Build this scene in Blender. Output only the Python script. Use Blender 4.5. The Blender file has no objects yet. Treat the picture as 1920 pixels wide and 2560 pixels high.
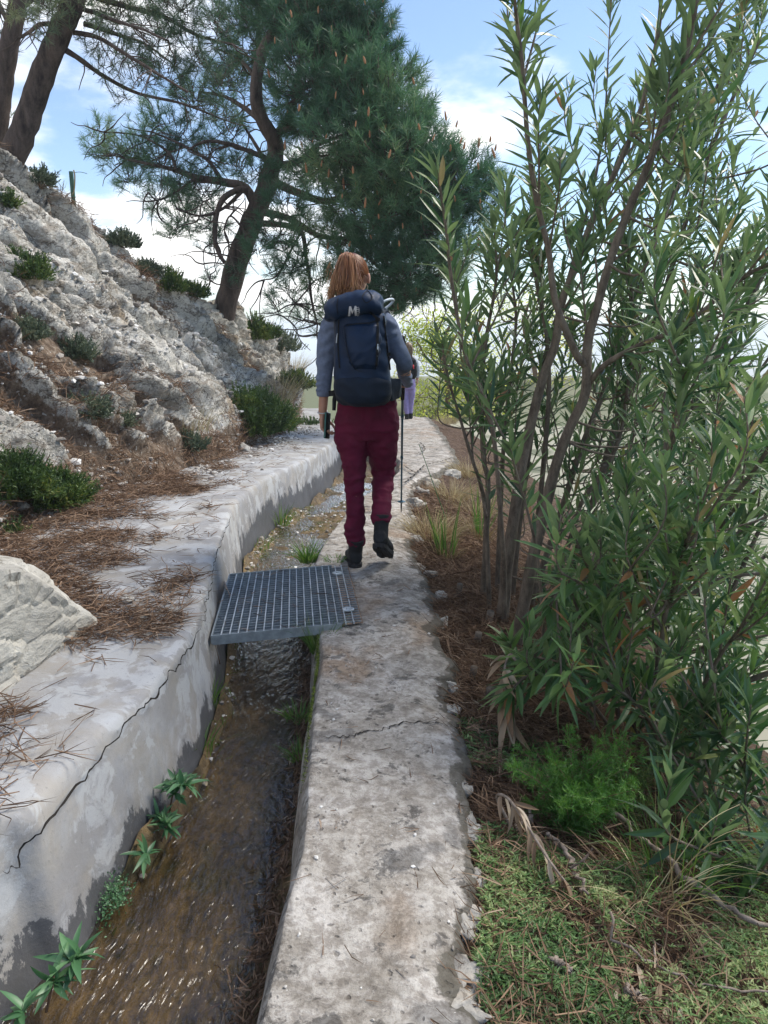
import bpy, math, random
import numpy as np
from mathutils import Vector, Matrix
from mathutils.bvhtree import BVHTree

# ------------------------------------------------------------------ camera, sky, sun, exposure
scene = bpy.context.scene
FPX, PITCH, CZ = 1934.0, math.radians(13.4), 1.40
cam_data = bpy.data.cameras.new('camera')
cam_data.sensor_fit = 'VERTICAL'; cam_data.sensor_height = 24.0
cam_data.lens = FPX * 24.0 / 2560.0
cam_data.clip_start = 0.02; cam_data.clip_end = 8000
cam = bpy.data.objects.new('camera', cam_data)
scene.collection.objects.link(cam)
cam.location = (0, 0, CZ)
cam.rotation_euler = (math.pi / 2 - PITCH, 0, 0)
scene.camera = cam

SUN_EL, SUN_AZ = math.radians(52), math.radians(66)      # azimuth from +Y, negative = left
world = bpy.data.worlds.new('World'); scene.world = world
world.use_nodes = True
wn = world.node_tree.nodes; wl = world.node_tree.links
wn.clear()
w_out = wn.new('ShaderNodeOutputWorld'); w_bg = wn.new('ShaderNodeBackground')
w_sky = wn.new('ShaderNodeTexSky'); w_sky.sky_type = 'NISHITA'; w_sky.sun_disc = False
w_sky.sun_elevation = SUN_EL; w_sky.sun_rotation = SUN_AZ
w_sky.air_density = 1.0; w_sky.dust_density = 0.4; w_sky.ozone_density = 1.6
w_tc = wn.new('ShaderNodeTexCoord')
w_sep = wn.new('ShaderNodeSeparateXYZ'); wl.new(w_tc.outputs['Generated'], w_sep.inputs[0])
w_add = wn.new('ShaderNodeMath'); w_add.operation = 'ADD'; w_add.inputs[1].default_value = 0.22
wl.new(w_sep.outputs['Z'], w_add.inputs[0])
w_max = wn.new('ShaderNodeMath'); w_max.operation = 'MAXIMUM'; w_max.inputs[1].default_value = 0.08
wl.new(w_add.outputs[0], w_max.inputs[0])
w_cmb = wn.new('ShaderNodeCombineXYZ')
for i_, ax_ in enumerate('XY'):
    d_ = wn.new('ShaderNodeMath'); d_.operation = 'DIVIDE'
    wl.new(w_sep.outputs[ax_], d_.inputs[0]); wl.new(w_max.outputs[0], d_.inputs[1]); wl.new(d_.outputs[0], w_cmb.inputs[i_])
w_noise = wn.new('ShaderNodeTexNoise'); w_noise.inputs['Scale'].default_value = 1.35
w_noise.inputs['Detail'].default_value = 7; w_noise.inputs['Roughness'].default_value = 0.56
w_map = wn.new('ShaderNodeMapping'); w_map.inputs['Location'].default_value = (0.55, 1.9, 0)
wl.new(w_cmb.outputs[0], w_map.inputs[0]); wl.new(w_map.outputs[0], w_noise.inputs['Vector'])
w_grad = wn.new('ShaderNodeMath'); w_grad.operation = 'MULTIPLY_ADD'      # more cloud towards the left and low down
w_grad.inputs[1].default_value = -0.20; wl.new(w_sep.outputs['X'], w_grad.inputs[0]); wl.new(w_noise.outputs[0], w_grad.inputs[2])
w_grad2 = wn.new('ShaderNodeMath'); w_grad2.operation = 'MULTIPLY_ADD'
w_grad2.inputs[1].default_value = -0.16; wl.new(w_sep.outputs['Z'], w_grad2.inputs[0]); wl.new(w_grad.outputs[0], w_grad2.inputs[2])
w_ramp = wn.new('ShaderNodeMapRange'); w_ramp.interpolation_type = 'SMOOTHSTEP'
w_ramp.inputs['From Min'].default_value = 0.43; w_ramp.inputs['From Max'].default_value = 0.62
wl.new(w_grad2.outputs[0], w_ramp.inputs['Value'])
w_veil = wn.new('ShaderNodeMath'); w_veil.operation = 'MULTIPLY_ADD'; w_veil.inputs[1].default_value = 0.96; w_veil.inputs[2].default_value = 0.04
wl.new(w_ramp.outputs[0], w_veil.inputs[0])
w_mix = wn.new('ShaderNodeMix'); w_mix.data_type = 'RGBA'
w_mix.inputs[7].default_value = (7.2, 7.1, 6.9, 1)
w_tint = wn.new('ShaderNodeMix'); w_tint.data_type = 'RGBA'; w_tint.blend_type = 'MULTIPLY'; w_tint.inputs[0].default_value = 1.0
w_tint.inputs[7].default_value = (.72, .78, .86, 1); wl.new(w_sky.outputs[0], w_tint.inputs[6])
wl.new(w_veil.outputs[0], w_mix.inputs[0]); wl.new(w_tint.outputs[2], w_mix.inputs[6])
wl.new(w_mix.outputs[2], w_bg.inputs['Color'])
w_bg.inputs['Strength'].default_value = 0.108
wl.new(w_bg.outputs[0], w_out.inputs['Surface'])

sun_d = bpy.data.lights.new('sun', 'SUN'); sun_d.energy = 2.4; sun_d.angle = math.radians(26); sun_d.color = (1.0, 0.93, 0.82)
sun = bpy.data.objects.new('sun', sun_d); scene.collection.objects.link(sun)
sun.rotation_euler = Vector((math.sin(SUN_AZ) * math.cos(SUN_EL), math.cos(SUN_AZ) * math.cos(SUN_EL), math.sin(SUN_EL))).to_track_quat('Z', 'Y').to_euler()
scene.view_settings.view_transform = 'Standard'; scene.view_settings.look = 'None'
scene.view_settings.gamma = 1.0; scene.view_settings.use_curve_mapping = False
scene.view_settings.exposure = 1.15
scene.render.engine = 'CYCLES'
scene.cycles.max_bounces = 8; scene.cycles.diffuse_bounces = 3; scene.cycles.glossy_bounces = 3
scene.cycles.transmission_bounces = 4; scene.cycles.transparent_max_bounces = 12
scene.cycles.use_denoising = True; scene.cycles.volume_bounces = 2

# ------------------------------------------------------------------ helpers
COL = scene.collection
rs = np.random.RandomState(7)
random.seed(7)
cp, sp = math.cos(PITCH), math.sin(PITCH)

def ray(px, py):
    a, b = (px - 960) / FPX, -(py - 1280) / FPX
    return np.array([a, cp + b * sp, -sp + b * cp])
def P(px, py, Y):                       # measured point of the photo at distance Y
    d = ray(px, py); return np.array([0, 0, CZ]) + d * (Y / d[1])
def prof(Y):                            # long profile of the channel: level, then gently falling, then over the crest
    Y = np.asarray(Y, float)
    return -0.0478 * np.clip(Y - 5.5, 0, None) - 0.18 * np.clip(Y - 18.0, 0, None)
def G(px, py, z=0.0):                   # where the sight line meets the ground of height z above the long profile
    d = ray(px, py); Y = 4.0
    for _ in range(60):
        zz = float(prof(Y)) + z
        if d[2] >= -1e-4: return P(px, py, 17.5)
        Y = 0.5 * Y + 0.5 * min(30, (zz - CZ) / d[2] * d[1])
    return P(px, py, Y)
def unit(v):
    v = np.asarray(v, float); return v / (np.linalg.norm(v, axis=-1, keepdims=True) + 1e-12)

def _h(ix, iy, iz, seed):
    n = (ix * 374761393 + iy * 668265263 + iz * 2147483647 + seed * 974634777) & 0xffffffff
    n = ((n ^ (n >> 13)) * 1274126177) & 0xffffffff
    n = (n ^ (n >> 16)) & 0xffffffff
    return n / 4294967295.0
def vnoise(p, seed=0):
    p = np.asarray(p, float); i = np.floor(p).astype(np.int64); f = p - i
    u = f * f * f * (f * (f * 6 - 15) + 10); r = 0
    for dx in (0, 1):
        for dy in (0, 1):
            for dz in (0, 1):
                w = (u[..., 0] if dx else 1 - u[..., 0]) * (u[..., 1] if dy else 1 - u[..., 1]) * (u[..., 2] if dz else 1 - u[..., 2])
                r = r + w * _h(i[..., 0] + dx, i[..., 1] + dy, i[..., 2] + dz, seed)
    return r * 2 - 1
def fbm(p, o=4, seed=0, gain=0.5, lac=2.03):
    p = np.asarray(p, float); a = 1.0; s = 0; t = 0
    for k in range(o):
        s = s + a * vnoise(p, seed + k * 17); t += a; a *= gain; p = p * lac + 3.7
    return s / t
def worley(p, seed=0):
    p = np.asarray(p, float); i = np.floor(p).astype(np.int64)
    d1 = np.full(p.shape[:-1], 9.0); d2 = d1.copy(); cid = np.zeros(p.shape[:-1])
    for dx in (-1, 0, 1):
        for dy in (-1, 0, 1):
            for dz in (-1, 0, 1):
                c = i + np.array([dx, dy, dz])
                o = np.stack([_h(c[..., 0], c[..., 1], c[..., 2], seed + k) for k in (1, 2, 3)], -1)
                d = np.linalg.norm(c + o - p, axis=-1)
                nid = _h(c[..., 0], c[..., 1], c[..., 2], seed + 9)
                m = d < d1
                d2 = np.where(m, d1, np.minimum(d2, d)); cid = np.where(m, nid, cid); d1 = np.where(m, d, d1)
    return d1, d2, cid
def sstep(a, b, x):
    t = np.clip((x - a) / (b - a), 0, 1); return t * t * (3 - 2 * t)

class MB:
    """collects vertices and faces for ONE mesh; attribute 't' is a random tint per vertex"""
    def __init__(s): s.v = []; s.q = []; s.t3 = []; s.t = []; s.n = 0; s.mi_q = []; s.mi_t = []
    def add(s, v, q=None, tri=None, tint=0.5, mi=0):
        v = np.asarray(v, float).reshape(-1, 3)
        if q is not None and len(q):
            q = np.asarray(q, np.int64).reshape(-1, 4); s.q.append(q + s.n); s.mi_q.append(np.full(len(q), mi))
        if tri is not None and len(tri):
            tri = np.asarray(tri, np.int64).reshape(-1, 3); s.t3.append(tri + s.n); s.mi_t.append(np.full(len(tri), mi))
        s.v.append(v); s.t.append(np.broadcast_to(np.asarray(tint, float), (len(v),)).copy()); s.n += len(v)
    def mesh(s, name, mats, smooth=True):
        me = bpy.data.meshes.new(name)
        v = np.concatenate(s.v) if s.v else np.zeros((0, 3))
        q = np.concatenate(s.q) if s.q else np.zeros((0, 4), np.int64)
        t = np.concatenate(s.t3) if s.t3 else np.zeros((0, 3), np.int64)
        me.vertices.add(len(v)); me.vertices.foreach_set('co', v.astype(np.float32).ravel())
        me.loops.add(len(q) * 4 + len(t) * 3)
        me.loops.foreach_set('vertex_index', np.concatenate([q.ravel(), t.ravel()]).astype(np.int32))
        me.polygons.add(len(q) + len(t))
        st = np.concatenate([np.arange(len(q)) * 4, len(q) * 4 + np.arange(len(t)) * 3]).astype(np.int32)
        me.polygons.foreach_set('loop_start', st)
        me.polygons.foreach_set('use_smooth', np.full(len(st), smooth))
        mi = np.concatenate(s.mi_q + s.mi_t).astype(np.int32) if (s.mi_q or s.mi_t) else np.zeros(0, np.int32)
        for m in (mats if isinstance(mats, (list, tuple)) else [mats]): me.materials.append(m)
        me.polygons.foreach_set('material_index', mi)
        a = me.attributes.new('t', 'FLOAT', 'POINT'); a.data.foreach_set('value', np.concatenate(s.t).astype(np.float32))
        me.update(calc_edges=True)
        return me
    def build(s, name, mats, parent=None, smooth=True, **kw):
        return link(name, s.mesh(name, mats, smooth), parent, **kw)

def link(name, me, parent=None, label=None, cat=None, group=None, kind=None, loc=None):
    o = bpy.data.objects.new(name, me); COL.objects.link(o)
    if parent is not None: o.parent = parent
    if loc is not None: o.location = loc
    return tag(o, label, cat, group, kind)
def tag(o, label=None, cat=None, group=None, kind=None):
    if label: o['label'] = label
    if cat: o['category'] = cat
    if group: o['group'] = group
    if kind: o['kind'] = kind
    return o
def thing(name, loc, label, cat, group=None):
    return link(name, None, None, label, cat, group, None, loc)
def recenter(root):
    """give every mesh child coordinates relative to the thing's base"""
    inv = Vector(root.location)
    done = set()
    for ch in root.children_recursive:
        if ch.type == 'MESH' and ch.data.name not in done:
            ch.data.transform(Matrix.Translation(-inv)); done.add(ch.data.name)

def grid_faces(nu, nv, wrap_u=False):
    a = np.arange(nu * nv).reshape(nv, nu)
    if wrap_u: a = np.concatenate([a, a[:, :1]], 1)
    return np.stack([a[:-1, :-1], a[:-1, 1:], a[1:, 1:], a[1:, :-1]], -1).reshape(-1, 4)

def resample(pts, n):
    pts = np.asarray(pts, float)
    k = len(pts)
    if k < 3:
        t = np.linspace(0, 1, n)[:, None]; return pts[0] * (1 - t) + pts[-1] * t
    out = []
    for t in np.linspace(0, k - 1 - 1e-6, n):
        i = int(t); f = t - i
        p0 = pts[max(i - 1, 0)]; p1 = pts[i]; p2 = pts[i + 1]; p3 = pts[min(i + 2, k - 1)]
        out.append(0.5 * ((2 * p1) + (-p0 + p2) * f + (2 * p0 - 5 * p1 + 4 * p2 - p3) * f * f + (-p0 + 3 * p1 - 3 * p2 + p3) * f ** 3))
    return np.array(out)
def frames(pts):
    t = np.gradient(pts, axis=0); t = unit(t)
    ref = np.array([0, 0, 1.0]) if abs(t[0][2]) < 0.9 else np.array([0, 1.0, 0])
    u = unit(np.cross(t[0], ref)); U = [u]
    for k in range(1, len(pts)):
        u = u - t[k] * np.dot(u, t[k]); u = unit(u); U.append(u)
    U = np.array(U); return t, U, np.cross(t, U)
def tube(mb, pts, r, seg=6, tint=0.5, caps=True, mi=0, rough=0.0, ry=None):
    pts = np.asarray(pts, float); n = len(pts)
    r = np.broadcast_to(np.asarray(r, float), (n,)).copy(); ry = r if ry is None else np.broadcast_to(np.asarray(ry, float), (n,))
    t, U, V = frames(pts)
    a = np.arange(seg) / seg * 2 * math.pi
    v = pts[:, None] + U[:, None] * (np.cos(a)[None, :, None] * r[:, None, None]) + V[:, None] * (np.sin(a)[None, :, None] * ry[:, None, None])
    if rough:
        nn = fbm(v * 9, 3, 5)[..., None]; c = pts[:, None]; v = c + (v - c) * (1 + rough * nn)
    v = v.reshape(-1, 3); q = grid_faces(seg, n, True); tri = []
    if np.ndim(tint): tint = np.repeat(np.asarray(tint, float), seg)
    if caps:
        v = np.vstack([v, pts[0], pts[-1]]); m = n * seg
        for k in range(seg):
            tri.append((m, (k + 1) % seg, k)); tri.append((m + 1, (n - 1) * seg + k, (n - 1) * seg + (k + 1) % seg))
    mb.add(v, q, tri, tint, mi)
def loft(mb, rings, seg=24, tint=0.5, mi=0, caps=True, power=2.0):
    """rings: (centre, half width along A, half width along B, A, B[, power])"""
    a = np.arange(seg) / seg * 2 * math.pi; vs = []
    for rg in rings:
        c, ra, rb, A, B = rg[:5]; pw = rg[5] if len(rg) > 5 else power
        ca, sa = np.cos(a), np.sin(a)
        x = np.sign(ca) * np.abs(ca) ** (2 / pw) * ra; y = np.sign(sa) * np.abs(sa) ** (2 / pw) * rb
        vs.append(np.asarray(c)[None] + x[:, None] * np.asarray(A)[None] + y[:, None] * np.asarray(B)[None])
    n = len(vs); v = np.concatenate(vs); q = grid_faces(seg, n, True); tri = []
    if caps:
        v = np.vstack([v, rings[0][0], rings[-1][0]]); m = n * seg
        for k in range(seg):
            tri.append((m, (k + 1) % seg, k)); tri.append((m + 1, (n - 1) * seg + k, (n - 1) * seg + (k + 1) % seg))
    mb.add(v, q, tri, tint, mi)
def box(mb, c, h, R=None, tint=0.5, mi=0):
    s = np.array([[x, y, z] for x in (-1, 1) for y in (-1, 1) for z in (-1, 1)], float) * np.asarray(h)
    if R is not None: s = s @ np.asarray(R).T
    mb.add(s + np.asarray(c), [(0, 1, 3, 2), (4, 6, 7, 5), (0, 4, 5, 1), (2, 3, 7, 6), (0, 2, 6, 4), (1, 5, 7, 3)], tint=tint, mi=mi)
def bar(mb, a, b, w, h, tint=0.5):
    """rectangular bar from a to b, w wide, h high (vertical)"""
    a = np.asarray(a, float); b = np.asarray(b, float); d = b - a; L = np.linalg.norm(d); d = d / L
    s = unit(np.cross(d, [0, 0, 1.0])); u = np.cross(s, d)
    box(mb, (a + b) / 2, (L / 2, w / 2, h / 2), np.stack([d, s, u], 1), tint)
def remeshed(mb, voxel, smooth_it=4, disp=None, tint_keep=False):
    me = mb.mesh('tmp', []); o = bpy.data.objects.new('tmp', me); COL.objects.link(o)
    m = o.modifiers.new('r', 'REMESH'); m.mode = 'VOXEL'; m.voxel_size = voxel; m.use_smooth_shade = True
    s = o.modifiers.new('s', 'SMOOTH'); s.iterations = smooth_it; s.factor = 0.5
    dg = bpy.context.evaluated_depsgraph_get(); dg.update()
    nm = bpy.data.meshes.new_from_object(o.evaluated_get(dg))
    bpy.data.objects.remove(o); bpy.data.meshes.remove(me)
    if disp is not None:
        co = np.empty(len(nm.vertices) * 3, np.float32); nm.vertices.foreach_get('co', co); co = co.reshape(-1, 3).astype(float)
        no = np.empty(len(nm.vertices) * 3, np.float32); nm.vertices.foreach_get('normal', no); no = no.reshape(-1, 3)
        co = co + no * disp(co)[:, None]
        nm.vertices.foreach_set('co', co.astype(np.float32).ravel()); nm.update()
    nm.polygons.foreach_set('use_smooth', np.full(len(nm.polygons), True))
    return nm
def put_mesh(name, me, mat, parent=None, **kw):
    me.name = name; me.materials.clear(); me.materials.append(mat); return link(name, me, parent, **kw)

def leaves(mb, base, dirn, L, W, tint, curl=0.15, segs=4, up=None, fold=0.25):
    """many lanceolate leaves at once (arrays)"""
    base = np.asarray(base, float); N = len(base)
    if N == 0: return
    d = unit(dirn)
    L = np.broadcast_to(np.asarray(L, float), (N,)); W = np.broadcast_to(np.asarray(W, float), (N,))
    if up is None: up = np.array([0, 0, 1.0]) + rs.normal(0, .35, (N, 3))
    s = unit(np.cross(d, up)); n = np.cross(s, d)
    k = np.linspace(0, 1, segs + 1); prof_w = np.sin(np.pi * np.clip(k, 0, 1) ** 0.8) ** 0.8; prof_w[0] = 0.10; prof_w[-1] = 0.0
    curl = np.broadcast_to(np.asarray(curl, float), (N,))
    mid = base[:, None] + d[:, None] * (k[None, :, None] * L[:, None, None]) - n[:, None] * ((k ** 2)[None, :, None] * (curl * L)[:, None, None])
    off = s[:, None] * (prof_w[None, :, None] * W[:, None, None] / 2); lift = n[:, None] * (prof_w[None, :, None] * W[:, None, None] / 2 * fold)
    v = np.stack([mid - off + lift, mid, mid + off + lift], 2).reshape(N, -1, 3)
    m = v.shape[1]; q = []
    for j in range(segs):
        a = j * 3; q += [(a, a + 1, a + 4, a + 3), (a + 1, a + 2, a + 5, a + 4)]
    q = (np.array(q)[None] + (np.arange(N) * m)[:, None, None]).reshape(-1, 4)
    mb.add(v.reshape(-1, 3), q, tint=np.repeat(np.broadcast_to(np.asarray(tint, float), (N,)), m))
def needles(mb, base, dirn, L, W, tint, bend=0.0):
    """thin tapering needles: two crossed slivers would be overkill, one blade bent in the middle"""
    base = np.asarray(base, float); N = len(base)
    if N == 0: return
    d = unit(dirn)
    L = np.broadcast_to(np.asarray(L, float), (N,))[:, None]; W = np.broadcast_to(np.asarray(W, float), (N,))[:, None]
    s = unit(np.cross(d, rs.normal(size=(N, 3)))); n = np.cross(s, d)
    b = (rs.uniform(-1, 1, (N, 1)) * bend) if np.isscalar(bend) else bend
    m = base + d * L * .55 + n * b * L; e = base + d * L
    v = np.stack([base - s * W / 2, base + s * W / 2, m + s * W / 2, m - s * W / 2, e], 1).reshape(-1, 3)
    o = np.arange(N)[:, None] * 5
    mb.add(v, o + np.array([0, 1, 2, 3]), o + np.array([3, 2, 4]), tint=np.repeat(np.broadcast_to(np.asarray(tint, float), (N,)), 5))
def rand_dirs(n):
    return unit(rs.normal(size=(n, 3)))
# ------------------------------------------------------------------ materials
class Mat:
    def __init__(s, name, rough=0.8, color=(.5, .5, .5), spec=0.3, coord='Object'):
        s.m = bpy.data.materials.new(name); s.m.use_nodes = True
        s.nt = s.m.node_tree; s.N = s.nt.nodes; s.Lk = s.nt.links
        s.b = s.N['Principled BSDF']; s.out = s.N['Material Output']
        s.b.inputs['Roughness'].default_value = rough; s.b.inputs['Specular IOR Level'].default_value = spec
        s.b.inputs['Base Color'].default_value = (*color, 1)
        s.tc = s.N.new('ShaderNodeTexCoord'); s.co = s.tc.outputs[coord]; s.h = None
    def mapping(s, scale=(1, 1, 1), rot=(0, 0, 0), src=None):
        n = s.N.new('ShaderNodeMapping'); n.inputs['Scale'].default_value = scale; n.inputs['Rotation'].default_value = rot
        s.Lk.new(src or s.co, n.inputs[0]); return n.outputs[0]
    def noise(s, scale, detail=5, rough=0.55, src=None, dist=0):
        n = s.N.new('ShaderNodeTexNoise'); n.inputs['Scale'].default_value = scale; n.inputs['Detail'].default_value = detail
        n.inputs['Roughness'].default_value = rough; n.inputs['Distortion'].default_value = dist
        s.Lk.new(src or s.co, n.inputs['Vector']); return n.outputs[0]
    def voro(s, scale, feature='F1', src=None, out='Distance', rand=1.0):
        n = s.N.new('ShaderNodeTexVoronoi'); n.feature = feature; n.inputs['Scale'].default_value = scale
        n.inputs['Randomness'].default_value = rand
        s.Lk.new(src or s.co, n.inputs['Vector']); return n.outputs[out]
    def warp(s, amount, scale=3, src=None):
        n = s.N.new('ShaderNodeTexNoise'); n.inputs['Scale'].default_value = scale; n.inputs['Detail'].default_value = 3
        s.Lk.new(src or s.co, n.inputs['Vector'])
        v = s.N.new('ShaderNodeVectorMath'); v.operation = 'MULTIPLY_ADD'; v.inputs[1].default_value = (amount,) * 3
        s.Lk.new(n.outputs['Color'], v.inputs[0]); s.Lk.new(src or s.co, v.inputs[2]); return v.outputs[0]
    def rng(s, x, a, b, lo=0.0, hi=1.0):
        n = s.N.new('ShaderNodeMapRange'); n.interpolation_type = 'SMOOTHSTEP'
        for k, v in (('From Min', a), ('From Max', b), ('To Min', lo), ('To Max', hi)): n.inputs[k].default_value = v
        s.Lk.new(x, n.inputs['Value']); return n.outputs[0]
    def math(s, op, x, y=None):
        n = s.N.new('ShaderNodeMath'); n.operation = op
        for i, k in enumerate((x, y)):
            if k is None: continue
            if isinstance(k, (int, float)): n.inputs[i].default_value = k
            else: s.Lk.new(k, n.inputs[i])
        return n.outputs[0]
    def mix(s, f, a, b, mode='MIX'):
        n = s.N.new('ShaderNodeMix'); n.data_type = 'RGBA'; n.blend_type = mode
        if isinstance(f, (int, float)): n.inputs[0].default_value = f
        else: s.Lk.new(f, n.inputs[0])
        for i, k in ((6, a), (7, b)):
            if isinstance(k, tuple): n.inputs[i].default_value = (*k, 1)
            else: s.Lk.new(k, n.inputs[i])
        return n.outputs[2]
    def ramp(s, x, stops):
        n = s.N.new('ShaderNodeValToRGB'); el = n.color_ramp.elements
        while len(el) < len(stops): el.new(0.5)
        for e, (p, c) in zip(el, stops): e.position = p; e.color = (*c, 1)
        s.Lk.new(x, n.inputs[0]); return n.outputs[0]
    def attr(s, name='t'):
        n = s.N.new('ShaderNodeAttribute'); n.attribute_name = name; return n.outputs['Fac']
    def sep(s, axis, src=None):
        n = s.N.new('ShaderNodeSeparateXYZ'); s.Lk.new(src or s.co, n.inputs[0]); return n.outputs[axis]
    def color(s, c): s.Lk.new(c, s.b.inputs['Base Color'])
    def rough(s, x): s.Lk.new(x, s.b.inputs['Roughness'])
    def bump(s, x, strength=0.5, dist=0.02):
        n = s.N.new('ShaderNodeBump'); n.inputs['Strength'].default_value = strength; n.inputs['Distance'].default_value = dist
        s.Lk.new(x, n.inputs['Height'])
        if s.h is not None: s.Lk.new(s.h, n.inputs['Normal'])
        s.h = n.outputs[0]; s.Lk.new(s.h, s.b.inputs['Normal'])
    def translucent(s, f, col):
        t = s.N.new('ShaderNodeBsdfTranslucent'); m = s.N.new('ShaderNodeMixShader'); m.inputs[0].default_value = f
        if isinstance(col, tuple): t.inputs[0].default_value = (*col, 1)
        else: s.Lk.new(col, t.inputs[0])
        s.Lk.new(s.b.outputs[0], m.inputs[1]); s.Lk.new(t.outputs[0], m.inputs[2]); s.Lk.new(m.outputs[0], s.out.inputs[0])

def leaf_mat(name, stops, rough=0.45, trans=0.25, spec=0.4, under=None):
    m = Mat(name, rough, spec=spec); c = m.ramp(m.attr(), stops)
    if under:
        g = m.N.new('ShaderNodeNewGeometry'); c = m.mix(m.math('MULTIPLY', g.outputs['Backfacing'], 0.6), c, under)
    m.color(c)
    hs = m.N.new('ShaderNodeHueSaturation'); hs.inputs['Value'].default_value = 1.6; hs.inputs['Saturation'].default_value = 1.1; hs.inputs['Hue'].default_value = 0.485
    m.Lk.new(c, hs.inputs['Color']); m.translucent(trans, hs.outputs[0]); return m.m
def plain(name, col, rough=0.6, spec=0.4, noise_amt=0.15, nscale=30, bump=0.1, bscale=200, metal=0.0):
    m = Mat(name, rough, col, spec); n = m.noise(nscale, 4)
    d = tuple(c * (1 - noise_amt) for c in col); l = tuple(min(1, c * (1 + noise_amt)) for c in col)
    m.color(m.mix(m.rng(n, .3, .7), d, l)); m.b.inputs['Metallic'].default_value = metal
    if bump: m.bump(m.noise(bscale, 3), bump, 0.003)
    return m.m

def concrete(name, warm=1.0, wall=False):
    m = Mat(name, 0.9, spec=0.15)
    w = m.warp(0.25, 2.0)
    big = m.noise(1.3, 6, 0.6, w); mid = m.noise(7, 7, 0.65, w); fine = m.noise(60, 6, 0.7); grit = m.noise(260, 2, 0.6)
    c = m.mix(m.rng(big, .3, .7), (.24, .225, .20), (.34, .32, .29))
    c = m.mix(m.rng(mid, .42, .62), c, (.40, .385, .36)) if not wall else m.mix(m.rng(mid, .35, .75), c, (.36, .365, .37))
    if not wall:
        # worn brownish soil film, white scale, grey-black lichen blotches, pits
        soil = m.rng(m.noise(2.2, 5, 0.6, m.mapping((1, .7, 1), src=w)), .50, .68)
        c = m.mix(m.math('MULTIPLY', soil, .85), c, (.26, .195, .14))
        wh = m.rng(m.noise(5.5, 8, .7, w), .53, .64); c = m.mix(m.math('MULTIPLY', wh, .7), c, (.47, .455, .435))
        lich = m.rng(m.noise(9, 9, .72, m.warp(.12, 6)), .555, .60)
        c = m.mix(m.math('MULTIPLY', lich, .75), c, (.09, .088, .085))
        blob = m.math('SUBTRACT', 1.0, m.rng(m.voro(3.1, src=m.warp(.35, 5)), .16, .24))
        c = m.mix(m.math('MULTIPLY', blob, .60), c, (.12, .12, .12))
        pits = m.math('SUBTRACT', 1.0, m.rng(m.voro(34, src=m.warp(.05, 20)), .12, .26))
        gate = m.rng(m.noise(12, 3), .45, .6); pits = m.math('MULTIPLY', pits, gate)
        c = m.mix(m.math('MULTIPLY', pits, .6), c, (.085, .075, .065))
        fp = m.rng(fine, .55, .70); c = m.mix(m.math('MULTIPLY', fp, .45), c, (.11, .10, .09))
        mo = m.noise(24, 8, .78, m.warp(.05, 12)); c = m.mix(m.rng(mo, .40, .60), m.mix(1.0, c, (.72, .68, .64), 'MULTIPLY'), m.mix(1.0, c, (1.24, 1.22, 1.19), 'MULTIPLY'))
        mg = m.math('ADD', m.attr(), m.math('MULTIPLY', m.math('SUBTRACT', m.noise(8, 7, .7), .5), 1.3)); c = m.mix(m.math('MULTIPLY', m.rng(mg, .48, .62), .78), c, (.075, .068, .052))
        m.bump(big, .5, .05); m.bump(mid, .6, .02); m.bump(mo, .6, .008); m.bump(m.math('SUBTRACT', fine, pits), .8, .006); m.bump(grit, .45, .0018)
    else:
        z = m.sep('Z')
        # trowelled plaster: pale, blotchy; wet black-stained foot with ragged upper line
        pl = m.rng(m.noise(3, 8, .6, m.warp(.4, 3)), .44, .58); c = m.mix(m.math('MULTIPLY', pl, .5), c, (.22, .225, .24))
        pl2 = m.rng(m.noise(4.5, 8, .66, m.warp(.6, 2)), .50, .56); c = m.mix(m.math('MULTIPLY', pl2, .55), c, (.46, .475, .485))
        ochre = m.rng(m.noise(2, 4), .55, .7); c = m.mix(m.math('MULTIPLY', ochre, .3), c, (.33, .29, .22))
        spk = m.rng(fine, .58, .70); c = m.mix(m.math('MULTIPLY', spk, .45), c, (.16, .155, .15))
        attr = m.attr()
        lev = m.math('ADD', attr, m.math('MULTIPLY', m.math('SUBTRACT', m.noise(7, 9, .74, m.mapping((1, 1, .6))), .5), 1.5))
        st = m.rng(lev, .52, .58); c = m.mix(m.math('MULTIPLY', st, .88), c, (.035, .037, .042))
        st2 = m.rng(lev, .34, .50); c = m.mix(m.math('MULTIPLY', st2, .22), c, (.17, .175, .185))
        m.rough(m.math('SUBTRACT', .92, m.math('MULTIPLY', st, .45)))
        m.bump(big, .4, .03); m.bump(mid, .35, .012); m.bump(fine, .5, .003)
    m.color(c); return m.m

M = {}
M['walk'] = concrete('weathered_concrete')
M['plaster'] = concrete('plastered_wall', wall=True)

# rock and earth of the hillside: 'rock' attribute says where bare rock stands out
m = Mat('hillside', 0.95, spec=0.1)
rk = m.attr(); w = m.warp(.35, 1.5)
st_co = m.mapping((1.0, .35, 1.6), (.5, .2, .3), w)
n1 = m.noise(2.2, 9, .68, st_co); n2 = m.noise(9, 9, .72, w); n3 = m.noise(45, 6, .7)
rock = m.ramp(n1, [(.32, (.20, .19, .165)), (.43, (.38, .36, .315)), (.56, (.60, .575, .515))])
rock = m.mix(m.math('MULTIPLY', m.rng(m.noise(1.1, 6, .6, w), .54, .66), .65), rock, (.46, .32, .18))
rock = m.mix(m.math('MULTIPLY', m.rng(n2, .54, .66), .8), rock, (.16, .155, .145))
crk = m.math('SUBTRACT', 1.0, m.rng(m.voro(5.5, 'DISTANCE_TO_EDGE', m.warp(.45, 4, m.mapping((1, .5, 1.5), (.5, .2, .3)))), .0, .035))
crk2 = m.math('SUBTRACT', 1.0, m.rng(m.voro(19, 'DISTANCE_TO_EDGE', m.warp(.2, 9)), .0, .05))
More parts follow.
